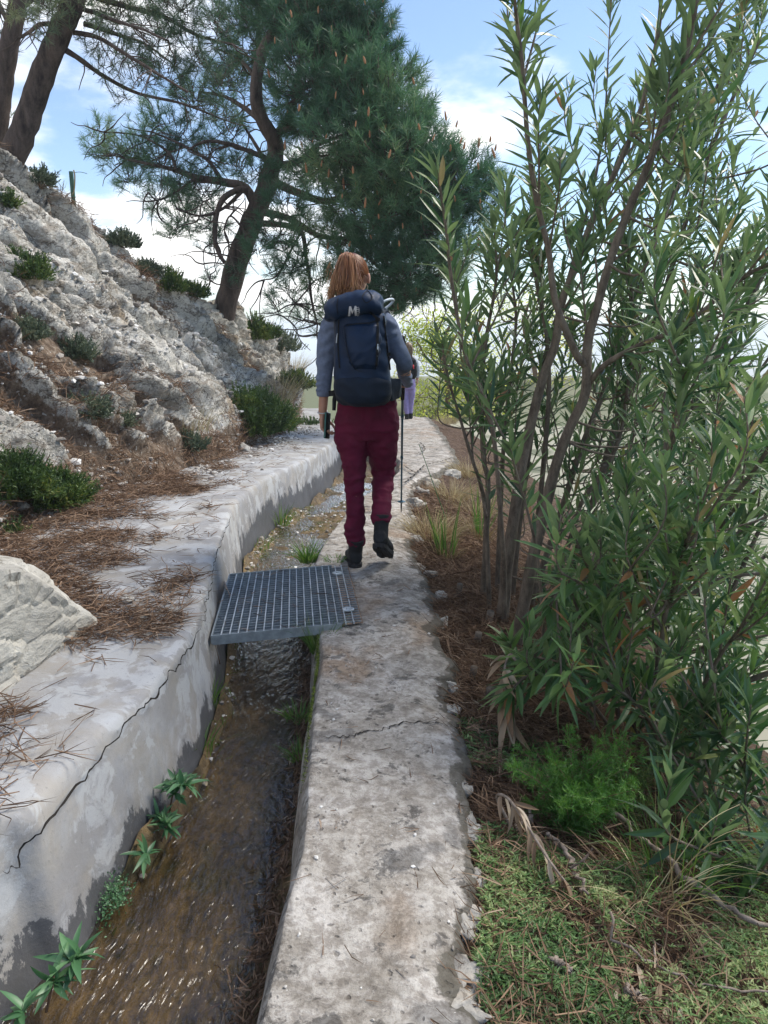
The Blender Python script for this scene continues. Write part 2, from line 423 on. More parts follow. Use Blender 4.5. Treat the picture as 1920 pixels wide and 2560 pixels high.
rock = m.mix(m.math('MULTIPLY', crk, .6), rock, (.07, .06, .05)); rock = m.mix(m.math('MULTIPLY', crk2, .45), rock, (.10, .09, .08)); rock = m.mix(m.math('MULTIPLY', m.rng(m.noise(4.5, 8, .7, st_co), .53, .60), .65), rock, (.20, .165, .125))
rock = m.mix(m.math('MULTIPLY', m.rng(n3, .56, .72), .6), rock, (.13, .125, .12))
rock = m.mix(m.math('MULTIPLY', m.rng(m.noise(17, 8, .75), .58, .66), .5), rock, (.74, .73, .70))
earth = m.ramp(m.noise(14, 9, .75), [(.32, (.055, .040, .030)), (.5, (.17, .125, .09)), (.64, (.30, .245, .19))])
peb = m.rng(m.voro(26, out='Distance', src=m.warp(.06, 30)), .18, .30)
pc = m.N.new('ShaderNodeTexVoronoi'); pc.inputs['Scale'].default_value = 26; m.Lk.new(m.warp(.06, 30), pc.inputs['Vector'])
keep = m.rng(m.sep('X', pc.outputs['Color']), .55, .6)
earth = m.mix(m.math('MULTIPLY', m.math('MULTIPLY', m.math('SUBTRACT', 1.0, peb), keep), .9), earth, (.50, .48, .44))
edge = m.rng(m.math('ADD', rk, m.math('MULTIPLY', m.math('SUBTRACT', m.noise(11, 8, .75), .5), 1.1)), .42, .56)
sc_ = m.rng(m.noise(1.6, 6, .6, m.mapping((1.0, .5, 1.7), (.5, .2, .3), w)), .485, .50); sc2 = m.math('MULTIPLY', sc_, m.math('SUBTRACT', 1.0, m.rng(m.noise(1.6, 6, .6, m.mapping((1.0, .5, 1.7), (.5, .2, .3), w)), .50, .515))); rock = m.mix(m.math('MULTIPLY', sc2, .8), rock, (.06, .05, .042))
m.color(m.mix(edge, earth, rock))
m.bump(n1, .8, .05); m.bump(n2, .9, .03); m.bump(m.math('SUBTRACT', n3, m.math('MULTIPLY', crk2, .5)), .8, .01)
m.bump(m.math('SUBTRACT', 0.0, peb), .5, .01)
M['hill'] = m.m

def rock_mat(name, lo, hi, warm, sc=1.0):
    m = Mat(name, .93, spec=.12); w = m.warp(.3 / sc, 3 * sc)
    n = m.noise(3.5 * sc, 9, .66, m.mapping((1, .5, 1.4), (.4, .3, 0), w)); f = m.noise(40 * sc, 7, .7)
    c = m.ramp(n, [(.3, lo), (.5, tuple((a + b) / 2 for a, b in zip(lo, hi))), (.63, hi)])
    c = m.mix(m.math('MULTIPLY', m.rng(m.noise(2 * sc, 5), .52, .68), .5), c, warm)
    c = m.mix(m.math('MULTIPLY', m.rng(f, .55, .68), .5), c, (.12, .115, .105))
    e = m.rng(m.noise(5 * sc, 9, .75, m.mapping((1, .3, 1.2), (.6, .2, .4), w)), .57, .60); c = m.mix(m.math('MULTIPLY', e, .5), c, (.16, .13, .10))
    m.color(c); m.bump(n, .8, .05 / sc); m.bump(m.math('SUBTRACT', f, m.math('MULTIPLY', e, .7)), .7, .008 / sc); return m.m
M['boulder'] = rock_mat('pale_boulder', (.30, .285, .25), (.54, .52, .46), (.42, .35, .25))
M['stone'] = rock_mat('pale_stone', (.26, .245, .22), (.50, .48, .43), (.36, .30, .23), 3)
M['gravel'] = Mat('gravel', .95, spec=.1); g = M['gravel']
g.color(g.ramp(g.attr(), [(0, (.18, .16, .14)), (.4, (.38, .35, .31)), (.8, (.60, .58, .54)), (1, (.70, .69, .66))])); g.bump(g.noise(90, 4), .5, .003); M['gravel'] = g.m

# bank soil on the right
m = Mat('bank_soil', .95, spec=.1); n = m.noise(11, 9, .75); f = m.noise(60, 6, .7)
c = m.ramp(n, [(.3, (.030, .020, .015)), (.5, (.085, .055, .038)), (.68, (.17, .12, .085))]); c = m.mix(m.math('MULTIPLY', m.rng(f, .5, .66), .5), c, (.20, .14, .10))
m.color(c); m.bump(n, 1, .04); m.bump(f, .8, .01); M['soil'] = m.m
# far valley: ground tones paled, haze brightness put into the colour
m = Mat('valley', .95, spec=.05); n = m.noise(.012, 9, .65); n2 = m.noise(.12, 6, .7)
c = m.ramp(n, [(.35, (.12, .15, .09)), (.5, (.24, .24, .17)), (.62, (.42, .39, .32))]); c = m.mix(m.math('MULTIPLY', m.rng(n2, .5, .62), .5), c, (.09, .12, .06))
fl = m.N.new('ShaderNodeTexVoronoi'); fl.inputs['Scale'].default_value = .022; m.Lk.new(m.warp(14, .02), fl.inputs['Vector']); c = m.mix(m.rng(m.sep('X', fl.outputs['Color']), .3, .8), c, m.mix(.55, c, (.46, .43, .36)))
c = m.mix(m.math('MULTIPLY', m.math('SUBTRACT', 1.0, m.rng(m.voro(.16, src=m.warp(3, .3)), .22, .36)), .8), c, (.045, .065, .03))
c = m.mix(m.math('MULTIPLY', m.math('SUBTRACT', 1.0, m.rng(m.voro(.6, src=m.warp(.8, 1)), .2, .34)), .6), c, (.05, .075, .035)); m.color(c); M['valley'] = m.m
# channel bed: silt, algae, dark
m = Mat('channel_bed', .8, spec=.3); w = m.warp(.2, 5)
n = m.noise(6, 8, .7, m.mapping((1.5, .5, 1), src=w)); n2 = m.noise(30, 6, .7)
c = m.ramp(n, [(.30, (.03, .02, .011)), (.45, (.10, .068, .032)), (.60, (.19, .13, .058)), (.76, (.28, .21, .12))])
c = m.mix(m.math('MULTIPLY', m.rng(m.noise(4, 5), .52, .62), .5), c, (.055, .058, .018))
c = m.mix(m.math('MULTIPLY', m.rng(n2, .52, .66), .6), c, (.03, .022, .014))
m.color(c); m.bump(n, .8, .03); m.bump(n2, 1, .012); m.rough(m.rng(n2, .3, .7, .35, .9)); M['bed'] = m.m
# water: thin clear skin over the bed
m = Mat('water', .04)
for nd in (m.b,): m.N.remove(nd)
gl = m.N.new('ShaderNodeBsdfGlossy'); gl.inputs['Roughness'].default_value = .24; gl.inputs['Color'].default_value = (1, 1, 1, 1)
tr = m.N.new('ShaderNodeBsdfTransparent'); tr.inputs[0].default_value = (.93, .88, .76, 1)
fr = m.N.new('ShaderNodeFresnel'); fr.inputs['IOR'].default_value = 1.42; mx = m.N.new('ShaderNodeMixShader')
bp = m.N.new('ShaderNodeBump'); bp.inputs['Strength'].default_value = 1.0; bp.inputs['Distance'].default_value = .017
wv = m.noise(48, 2, .5, m.mapping((1.0, .22, 1), (0, 0, -.65), m.warp(.16, 3))); wv2 = m.noise(13, 4, .6, m.mapping((1, .4, 1), (0, 0, -.2)))
hh = m.math('ADD', wv, m.math('MULTIPLY', wv2, 1.1)); m.Lk.new(hh, bp.inputs['Height'])
m.Lk.new(bp.outputs[0], gl.inputs['Normal']); m.Lk.new(bp.outputs[0], fr.inputs['Normal'])
m.Lk.new(m.math('MINIMUM', m.math('MULTIPLY', fr.outputs[0], 1.5), .95), mx.inputs[0]); m.Lk.new(tr.outputs[0], mx.inputs[1]); m.Lk.new(gl.outputs[0], mx.inputs[2]); m.Lk.new(mx.outputs[0], m.out.inputs[0])
M['water'] = m.m

def bark(name, lo, hi, sc=1.0, stretch=.25):
    m = Mat(name, .9, spec=.12); n = m.noise(9 * sc, 8, .68, m.mapping((1, 1, stretch))); f = m.noise(60 * sc, 5, .7)
    m.color(m.mix(m.math('MULTIPLY', m.rng(f, .5, .7), .4), m.ramp(n, [(.33, lo), (.62, hi)]), tuple(c * .4 for c in lo)))
    m.bump(n, 1, .03 / sc); m.bump(f, .6, .004 / sc); return m.m
M['pine_bark'] = bark('pine_bark', (.030, .025, .024), (.13, .10, .085))
M['ole_bark'] = bark('oleander_bark', (.075, .06, .048), (.21, .175, .14), 3, .35)
M['twig'] = bark('twig', (.08, .05, .035), (.22, .15, .10), 4)
M['dead'] = bark('dead_wood', (.16, .125, .10), (.36, .30, .25), 4)
M['pine'] = leaf_mat('pine_needle', [(0, (.028, .075, .045)), (.5, (.062, .140, .078)), (.85, (.11, .205, .10)), (1, (.19, .25, .12))], .42, .32)
M['pine_far'] = leaf_mat('pine_needle_far', [(0, (.03, .06, .038)), (.6, (.075, .125, .075)), (1, (.17, .20, .10))], .5, .3)
M['cone'] = plain('pollen_cone', (.36, .19, .10), .8, .1, .5, 1.3, 0)
M['ole'] = leaf_mat('oleander_leaf', [(0, (.014, .045, .018)), (.35, (.040, .100, .032)), (.60, (.080, .165, .048)), (.82, (.14, .235, .065)), (.93, (.15, .24, .07)), (.975, (.34, .32, .06)), (1, (.30, .15, .06))], .36, .33, .5, (.15, .21, .11))
M['ole_dry'] = leaf_mat('dry_leaf', [(0, (.20, .13, .08)), (.5, (.36, .27, .18)), (1, (.50, .43, .33))], .7, .15, .2)
M['shrub'] = leaf_mat('shrub_leaf', [(0, (.022, .048, .016)), (.5, (.058, .108, .030)), (.9, (.13, .19, .045)), (1, (.24, .25, .07))], .55, .25)
M['shrub_grey'] = leaf_mat('grey_shrub_leaf', [(0, (.040, .060, .040)), (.6, (.10, .135, .085)), (1, (.19, .21, .13))], .6, .2)
M['fern'] = leaf_mat('feathery_leaf', [(0, (.022, .080, .016)), (.6, (.055, .165, .028)), (1, (.13, .25, .05))], .5, .3)
M['grass'] = leaf_mat('green_grass', [(0, (.035, .09, .02)), (.6, (.10, .21, .045)), (1, (.22, .30, .08))], .5, .3)
M['drygrass'] = leaf_mat('dry_grass', [(0, (.20, .15, .07)), (.6, (.38, .31, .16)), (1, (.50, .44, .27))], .7, .2)
M['litter'] = leaf_mat('needle_litter', [(0, (.055, .035, .024)), (.5, (.17, .105, .065)), (.85, (.30, .20, .13)), (1, (.42, .33, .24))], .8, .05, .15)
M['weed'] = leaf_mat('broad_weed_leaf', [(0, (.045, .12, .05)), (.6, (.085, .20, .085)), (1, (.16, .30, .14))], .42, .25, .5)
M['moss'] = leaf_mat('moss', [(0, (.03, .055, .01)), (.6, (.10, .14, .02)), (1, (.22, .26, .05))], .9, .1)
M['cover'] = leaf_mat('ground_cover_leaf', [(0, (.035, .075, .022)), (.45, (.085, .17, .05)), (.8, (.15, .27, .085)), (1, (.30, .36, .15))], .5, .3)
M['yellow'] = leaf_mat('sunlit_yellow_green_leaf', [(0, (.16, .22, .04)), (.5, (.42, .50, .10)), (1, (.70, .70, .22))], .5, .5)  # bright tones: sunlight on the far trees is put into the leaf colour
M['galv'] = plain('galvanised_steel', (.34, .38, .40), .45, .5, .2, 25, .1, 200, .55)
M['galv_light'] = plain('worn_galvanised_steel', (.50, .54, .56), .42, .5, .2, 25, .1, 200, .5)
M['dirt'] = plain('packed_dirt', (.23, .165, .12), .95, .1, .35, 30, .9, 90)
M['crack'] = plain('crack', (.03, .027, .024), 1, 0, .2, 30, 0)
M['post'] = plain('green_painted_steel', (.05, .13, .09), .5, .4, .3, 20, 0)
# ------------------------------------------------------------------ setting: channel, walkway, ledge, hillside, bank, valley
LEDGE = 0.18; WATER = -0.30
def table(px_list, z, extra):
    pts = [G(x, y, z) for x, y in px_list]; a = sorted([(p[1], p[0]) for p in pts] + extra)
    a = np.array(a); return a[:, 0], a[:, 1]
WE_Y, WE_X = table([(0, 2056), (75, 2030), (174, 1909), (272, 1816), (370, 1735), (440, 1653), (505, 1527), (521, 1467), (534, 1413), (559, 1337), (583, 1261), (651, 1201), (722, 1169), (792, 1136), (836, 1104)],
                   LEDGE, [(-1.5, -1.75), (0.2, -1.42), (1.0, -1.21), (11.5, -.62), (14, -.95), (20, -1.5), (26, -2)])
WL_Y, WL_X = table([(654, 2560), (723, 2273), (764, 2123), (787, 1850), (800, 1700), (810, 1640), (800, 1440), (787, 1416), (813, 1350), (855, 1300), (890, 1250)],
                   0, [(-1.5, -.27), (0.3, -.26), (7.4, .0), (8.4, .17), (9.3, .20), (10.5, .08), (12, -.2), (14.5, -.45), (17, -.62), (20, -.9), (26, -1.4)])
WR_Y, WR_X = table([(1172, 2560), (1176, 2470), (1165, 2370), (1188, 2230), (1172, 2110), (1180, 2030), (1163, 1900), (1130, 1790), (1116, 1660), (1085, 1560), (1092, 1500), (1060, 1430), (1036, 1390), (1026, 1310), (1024, 1240), (1040, 1200), (1085, 1180), (1145, 1150), (1125, 1110), (1092, 1062)],
                   0, [(-1.5, .16), (0.5, .17), (20, 1.0), (26, .9)])
def ip(Y, A, B): return np.interp(Y, A, B)
FT_Y, FT_X = np.array([-2, 0, 2.0, 3.2, 4.9, 5.8, 6.5, 8, 11.6, 16, 20, 26]), np.array([-3.2, -2.7, -2.3, -2.2, -2.35, -2.2, -2.0, -1.78, -1.38, -1.75, -2.3, -3.0])
RG = np.array([(-2, -6.5, 4.6), (5, -5.6, 4.0), (7, -5.1, 3.6), (9, -4.52, 3.12), (10, -4.27, 2.80), (11, -4.02, 2.40), (12.2, -3.75, 2.12), (13.5, -3.45, 1.82), (14.6, -3.05, 1.66), (16, -2.75, 1.42), (17, -2.55, 1.15), (18, -2.40, .78), (20, -2.6, .10), (23, -3.2, -.8), (26, -3.8, -2)])

def ragged(Y, amp, seed): return amp * fbm(np.stack([Y * 3, Y * 0, Y * 0 + seed], -1), 4, seed)
# walkway: a strip of old concrete with a broken outer edge, its channel face and its outer face
yy = np.concatenate([np.linspace(-1.4, 6, 420), np.linspace(6.05, 21, 220)]); nv = len(yy)
xl = ip(yy, WL_Y, WL_X) + ragged(yy, .012, 3); xr = ip(yy, WR_Y, WR_X) + ragged(yy * 1.8, .055, 8) + ragged(yy * 7, .018, 9)
U = np.concatenate([[0, 0, 0, 0, 0], np.linspace(0, 1, 44), [1, 1, 1, 1, 1]])
nu = len(U); V = np.zeros((nv, nu, 3))
for j, u in enumerate(U):
    x = xl * (1 - u) + xr * u; z = prof(yy).copy()
    if j < 5: x = xl - np.array([.09, .075, .05, .02, .004])[j]; z = z + np.array([-.62, -.40, -.16, -.035, -.006])[j]
    elif j >= nu - 5: k = j - nu + 5; x = xr + np.array([.006, .022, .05, .07, .10])[k]; z = z - np.array([.012, .05, .12, .24, .60])[k]
    V[:, j, 0] = x; V[:, j, 1] = yy; V[:, j, 2] = z
e = np.clip(np.minimum(U * 6, 1), 0, 1)[None]; er = np.clip((1 - U) * 4, 0, 1)[None]
V[..., 2] += .012 * fbm(V * 2.5, 4, 21) + .004 * fbm(V * 14, 3, 22)
V[..., 2] -= (1 - er) * (.018 + .03 * (fbm(V * 5, 3, 23) + .3).clip(0, 1))
sl = slice(nu - 5, nu); V[:, sl, 0] += .035 * fbm(V[:, sl] * np.array([3, 9, 9]), 4, 24); V[:, sl, 1] += .02 * fbm(V[:, sl] * 9, 3, 25)
mb = MB(); mb.add(V.reshape(-1, 3), grid_faces(nu, nv), tint=np.clip((np.repeat(U[None], nv, 0) - .80) / .2, 0, 1).ravel() * .75); walk = mb.build('walkway', M['walk'], kind='structure')
WV = V[:, 5:nu - 5]
def walk_z(x, y): return float(prof(y))
def crack_strip(pts, w, mat, parent, lift=.002, nrm=(0, 0, 1)):
    """a real thin fissure: a ragged dark strip just above the surface"""
    c = resample(pts, 90); d = unit(np.gradient(c, axis=0)); s = unit(np.cross(d, np.asarray(nrm, float)))
    k = np.arange(90.0); off = fbm(np.stack([k * .35, k * 0, k * 0], -1), 4, int(w * 1e5) % 97)[:, None] * .022
    ww = w * (.35 + .65 * np.abs(fbm(np.stack([k * .5, k * 0 + 5, k * 0], -1), 3, 4)))[:, None] * np.minimum(1, np.minimum(k, 89 - k) / 6)[:, None]
    c = c + s * off + np.asarray(nrm) * lift; mb = MB()
    v = np.stack([c - s * ww, c + s * ww], 1).reshape(-1, 3); mb.add(v, grid_faces(2, 90)); return mb.build('crack', mat, parent)
def on_walk(px, py):
    p = G(px, py, 0); j = np.argmin(((WV[..., :2] - p[:2]) ** 2).sum(-1)); p[2] = WV.reshape(-1, 3)[j][2]; return p
crack_strip([on_walk(803, 1850), on_walk(860, 1848), on_walk(905, 1838), on_walk(960, 1828), on_walk(1000, 1815), on_walk(1060, 1810), on_walk(1110, 1802)], .0055, M['crack'], walk, .004)
for a_ in ([(1010, 1215), (1040, 1190), (1062, 1168)], [(1062, 1168), (1100, 1160), (1130, 1150)], [(1040, 1190), (1010, 1170)], [(1050, 1110), (1062, 1128), (1040, 1140)]):
    crack_strip([G(x, y, .0) for x, y in a_], .014, M['crack'], walk, .03)

# left channel wall with the ledge on top
xw = ip(yy, WE_Y, WE_X) + ragged(yy, .01, 31); xf = ip(yy, FT_Y, FT_X) - .5
rows = []
Lp = prof(yy) + LEDGE
face = [(.06, -.62, 1.2), (.055, -.50, .95), (.05, -.44, .78), (.04, -.38, .62), (.03, -.30, .46), (.02, -.22, .32), (.012, -.14, .20), (.006, -.075, .08), (.0, -.035, 0), (-.010, -.012, 0), (-.028, -.001, 0)]
for dx, dz, wet in face: rows.append((xw + dx, yy, Lp + dz, np.full(nv, wet)))
for u in np.linspace(0.02, 1, 46): rows.append(((xw - .03) * (1 - u) + xf * u, yy, Lp, np.zeros(nv)))
V = np.stack([np.stack(r[:3], -1) for r in rows], 1); W_ = np.stack([r[3] for r in rows], 1)
nu = len(rows); nf = len(face)
V[:, nf:, 2] += .010 * fbm(V[:, nf:] * 2.2, 4, 41) + .004 * fbm(V[:, nf:] * 12, 3, 42)
V[:, :nf, 0] += .016 * fbm(V[:, :nf] * 3, 4, 43) + .005 * fbm(V[:, :nf] * 14, 3, 44)
farw = np.clip((yy - 4.3) / 1.5, 0, 1)[:, None]
W_[:, :nf] = W_[:, :nf] * (1.08 + .45 * farw) + 0.16 * (W_[:, :nf] > .15) * fbm(V[:, :nf] * np.array([1, 1.3, 1]), 3, 45)
mb = MB(); mb.add(V.reshape(-1, 3), grid_faces(nu, nv)[:, ::-1], tint=W_.ravel())
wall = mb.build('channel_wall', M['plaster'], label='pale plastered concrete wall and ledge on the left of the water channel, dark stained at its foot', cat='wall')
WALLV, WALLW = V, W_
def on_face(px, py):
    """point of the wall face seen at a photo pixel"""
    d = ray(px, py); o = np.array([0, 0, CZ]); best = None
    for t in np.linspace(1.2, 16, 3000):
        p = o + d * t
        if p[0] < ip(p[1], WE_Y, WE_X) + .03 and p[2] < LEDGE + prof(p[1]) + .002: return p
    return o + d * 3
cr = [on_face(x, y) for x, y in [(0, 2186), (36, 2172), (52, 2120), (110, 2056), (195, 1962), (240, 1905), (300, 1826), (347, 1782), (380, 1740), (415, 1692), (442, 1662), (468, 1622), (500, 1572)]]
crack_strip(cr, .0050, M['crack'], wall, .008, (.80, -.25, .55))
crack_strip([on_face(x, y) for x, y in [(505, 1560), (515, 1500), (530, 1440), (548, 1360), (575, 1290)]], .004, M['crack'], wall, .008, (.85, -.3, .45))

# channel bed with silt against both sides
ub = np.linspace(0, 1, 60); xa = ip(yy, WE_Y, WE_X); xb = ip(yy, WL_Y, WL_X)
X = (xa[:, None] * (1 - ub) + xb[:, None] * ub) + (.06 * (1 - ub) - .0 * ub); V = np.stack([X, np.repeat(yy[:, None], 60, 1), np.zeros_like(X)], -1)
right = sstep(.70, 1.0, ub)[None] * (.075 + .08 * fbm(V * 1.6, 3, 51)); left = sstep(.14, 0, ub)[None] * (.05 + .11 * fbm(V * 2.2, 3, 52))
up = np.clip((V[..., 1] - 4.6) / .8, 0, 1)
upst = up * (.050 + .06 * fbm(V * 3, 3, 56)) * (1 - np.abs(ub[None] - .55) * 1.2)
V[..., 2] = prof(V[..., 1]) + WATER - .040 + .028 * fbm(V * 4, 5, 53) + .010 * fbm(V * 22, 3, 54) + right + left + upst
mb = MB(); mb.add(V.reshape(-1, 3), grid_faces(60, nv)); bed = mb.build('channel_bed', M['bed'], kind='structure'); BEDV = V
def bed_z(x, y):
    j = np.argmin(np.abs(yy - y)); k = np.argmin(np.abs(BEDV[j, :, 0] - x)); return BEDV[j, k, 2]
uw = np.linspace(0, 1, 70); yw = np.linspace(-1.2, 20, 1500); xa = ip(yw, WE_Y, WE_X) - .06; xb = ip(yw, WL_Y, WL_X) + .06
X = xa[:, None] * (1 - uw) + xb[:, None] * uw; V = np.stack([X, np.repeat(yw[:, None], 70, 1), np.zeros_like(X)], -1)
Q = V.copy(); c_, s_ = math.cos(.55), math.sin(.55); Q[..., 0], Q[..., 1] = (V[..., 0] * c_ - V[..., 1] * s_) * 34, (V[..., 0] * s_ + V[..., 1] * c_) * 15
V[..., 2] = prof(V[..., 1]) + WATER + .0022 * fbm(Q, 3, 61) + .006 * fbm(V * np.array([7, 3, 1]), 3, 62)
mb = MB(); mb.add(V.reshape(-1, 3), grid_faces(70, len(yw))); mb.build('water', M['water'], kind='structure')

# hillside
sY = np.concatenate([np.linspace(-2, 4, 60), np.linspace(4.02, 19.5, 560), np.linspace(19.6, 26, 30)]); nS = len(sY)
vv = np.concatenate([np.linspace(-.12, 1, 230), 1 + np.linspace(.02, 1, 26) ** 1.5 * 2.2]); nV = len(vv)
fx = ip(sY, FT_Y, FT_X); rx, rz = ip(sY, RG[:, 0], RG[:, 1]), ip(sY, RG[:, 0], RG[:, 2]); fz = prof(sY) + LEDGE
def hill_base(vq):
    v = np.clip(vq, -.2, 1.0)[None]; h = np.abs(v) ** .86 * np.sign(v)
    x = fx[:, None] * (1 - v) + rx[:, None] * v; z = fz[:, None] + (rz - fz)[:, None] * h
    over = np.clip(vq - 1, 0, None)[None]
    return np.stack([x - over * 3.0, np.repeat(sY[:, None], len(vq), 1) + over * .6, z - over * 1.3 * (1 + over * .6) + .08 * np.sin(np.clip(over, 0, 1) * 3)], -1)
V = hill_base(vv)
VV = np.repeat(vv[None], nS, 0); SS = np.repeat(sY[:, None], nV, 1)
q = VV * 5.2 + SS * .80                                             # strata run down-slope away from the camera
wob = .55 * fbm(np.stack([SS * .5, VV * 2.0, SS * 0], -1), 3, 70)
band = fbm(np.stack([(q + wob) * 1.15, (SS * .34 - VV * .9), SS * 0 + 2], -1), 5, 71, .6)
rock = sstep(-.13, .05, band + .25)
foot = sstep(.0, .10, VV); top = 1 - sstep(1.0, 1.15, VV)
nrm = np.array([.62, -.25, .74])
d1, d2, cid = worley(np.stack([q * 1.6, SS * .9 - VV * 2, V[..., 2] * .3], -1), 72)
d1b, d2b, cidb = worley(np.stack([q * 5.5, SS * 3.2 - VV * 7, V[..., 2]], -1) + .3 * fbm(V * 3, 2, 1)[..., None], 74)
amp = foot * (.45 + .55 * top)
disp = rock * (.20 + .36 * fbm(np.stack([q * 1.1, (SS * .36 - VV * 1.3), SS * 0 + 5], -1), 3, 73) - .11 * np.exp(-np.abs(fbm(np.stack([q * 1.5, (SS * .3 - VV * 1.0), SS * 0 + 8], -1), 3, 89)) * 22) + .20 * (cid - .5) - .12 * np.exp(-(d2 - d1) * 9) + .055 * (cidb - .5) - .045 * np.exp(-(d2b - d1b) * 7) + .03 * (1 - 2.4 * np.abs(fbm(V * np.array([2.4, 2.4, 2.4]), 3, 88))))
disp = disp + (1 - rock) * (.05 * fbm(V * 3, 4, 75)) - (1 - rock) * .05
disp = disp + .028 * fbm(V * 7, 4, 76) + .012 * fbm(V * 26, 3, 77)
V = V + (disp * amp)[..., None] * nrm + (.10 * top * foot * fbm(V * .8, 3, 79))[..., None] * np.array([0, 0, 1.0])
ROCK = rock * sstep(.015, .07, VV)
mb = MB(); mb.add(V.reshape(-1, 3), grid_faces(nV, nS), tint=ROCK.ravel()); mb.build('hillside', M['hill'], kind='structure')
HV = V
def hill(Y, v):
    i = int(np.argmin(np.abs(sY - Y))); j = int(np.argmin(np.abs(vv - v))); return HV[i, j].copy()
def hill_px(px, py, maxd=30):
    """where the sight line first meets the hillside"""
    loc, *_ = HB.ray_cast(Vector((0, 0, CZ)), Vector(ray(px, py)).normalized(), maxd); return None if loc is None else np.array(loc)
HB = BVHTree.FromPolygons([tuple(p) for p in V.reshape(-1, 3)], [tuple(f) for f in grid_faces(nV, nS)])

# right bank
by = np.concatenate([np.linspace(-1.5, 8, 260), np.linspace(8.1, 24, 120)]); bu = np.linspace(0, 1, 170) ** 1.5 * 9
X = ip(by, WR_Y, WR_X)[:, None] - .10 + bu[None]; Yg = np.repeat(by[:, None], len(bu), 1)
t_ = np.clip(X - ip(by, WR_Y, WR_X)[:, None], 0, None)
near = np.exp(-((Yg - 1.6) / 1.6) ** 2)                            # a grassy shoulder beside the near end
drop = -.07 - .20 * t_ - .16 * t_ ** 2 * (1 - .55 * near) - .10 * np.clip(t_ - 2, 0, None) ** 1.6
V = np.stack([X, Yg, prof(Yg) + drop], -1)
V[..., 2] += np.clip(t_ * 4, .15, 1) * (.07 * fbm(V * 1.7, 4, 81) + .035 * fbm(V * 7, 4, 82) + .012 * fbm(V * 25, 3, 83))
mb = MB(); mb.add(V.reshape(-1, 3), grid_faces(len(bu), len(by))); mb.build('bank', M['soil'], kind='structure')
BV = V; BB = BVHTree.FromPolygons([tuple(p) for p in V.reshape(-1, 3)], [tuple(f) for f in grid_faces(len(bu), len(by))])
def bank_z(x, y):
    loc, *_ = BB.ray_cast(Vector((x, y, 5)), Vector((0, 0, -1))); return loc[2] if loc is not None else -.1
def bank_px(px, py):
    loc, *_ = BB.ray_cast(Vector((0, 0, CZ)), Vector(ray(px, py)).normalized(), 30); return None if loc is None else np.array(loc)

# valley and far ridges, reaching the horizon
gx = np.concatenate([-np.geomspace(3000, 8, 50), np.linspace(-6, 8, 12), np.geomspace(10, 3500, 60)]); gy = np.concatenate([-np.geomspace(600, 6, 16), np.linspace(-4, 20, 12), np.geomspace(23, 5000, 70)])
X, Yg = np.meshgrid(gx, gy); R_ = np.hypot(X, Yg)
Z = -1.2 - 62 * sstep(3, 150, np.clip(np.maximum(X * .9, (Yg - 16) * .7), 0, None)) - .9 * np.clip(-X - 3, 0, 60) * .6
V = np.stack([X, Yg, Z], -1); Z = Z + np.clip(R_ / 400, 0, 1) * 30 * fbm(V / 420 * np.array([1, 1, 0]), 5, 91)
Z = np.minimum(Z, np.where(R_ > 300, -12.0, 99.0))
V[..., 2] = np.minimum(Z, np.where(R_ < 26, -1.3, 999)); mb = MB(); mb.add(V.reshape(-1, 3), grid_faces(len(gx), len(gy))); mb.build('valley', M['valley'], kind='structure')

# aerial haze over the valley: one closed box round everything below the sky
zlo, zhi = float(V[..., 2].min()) - 1, 13.0
mb = MB(); box(mb, (250, 2200, (zlo + zhi) / 2), (3900, 3300, (zhi - zlo) / 2)); hz = mb.build('haze', [], kind='stuff', smooth=False, label='pale blue air haze over the valley', cat='haze')
hm = bpy.data.materials.new('haze'); hm.use_nodes = True; hn = hm.node_tree.nodes; hn.clear(); ho = hn.new('ShaderNodeOutputMaterial'); hv = hn.new('ShaderNodeVolumePrincipled')
hv.inputs['Color'].default_value = (.86, .93, 1, 1); hv.inputs['Density'].default_value = .0010; hm.node_tree.links.new(hv.outputs[0], ho.inputs['Volume']); hz.data.materials.append(hm)

# ------------------------------------------------------------------ metal grate
A0, A1, A2, A3 = G(530, 1592, .022), G(905, 1556, .022), G(868, 1412, .022), G(575, 1437, .022)
def gq(s, t, dz=0): p = (A0 * (1 - s) + A1 * s) * (1 - t) + (A3 * (1 - s) + A2 * s) * t; return p + np.array([0, 0, dz])
gr = thing('metal_grate', tuple((A0 + A2) / 2 - np.array([0, 0, .022])), 'square grey galvanised metal grate bridging the water channel beside the walkway', 'grate')
mb = MB()
for k in range(1, 27): bar(mb, gq(0, k / 27, -.016), gq(1, k / 27, -.016), .0042, .028, .3)
mb.build('bearing_bars', M['galv'], gr, smooth=False)
mb = MB()
for k in range(1, 18): bar(mb, gq(k / 18, 0, -.001), gq(k / 18, 1, -.001), .0055, .006, .6)
mb.build('cross_rods', M['galv_light'], gr, smooth=False)
mb = MB()
bar(mb, gq(0, 0, -.017), gq(.86, 0, -.017), .006, .046); bar(mb, gq(0, 1, -.017), gq(.86, 1, -.017), .006, .046); bar(mb, gq(-.004, 0, -.015), gq(-.004, 1, -.015), .006, .040)
mb.build('border_frame', M['galv'], gr, smooth=False)
mb = MB(); n = 40; S_, T_ = np.meshgrid(np.linspace(.855, 1.01, n), np.linspace(.012, .99, n))
v = np.array([[gq(s, t) for s, t in zip(a, b)] for a, b in zip(S_, T_)]); v[..., 2] = .0135 + .005 * fbm(v * 14, 4, 95) - .02 * sstep(.88, .855, S_); mb.add(v.reshape(-1, 3), grid_faces(n, n)); mb.build('dirt_infill', M['dirt'], gr)
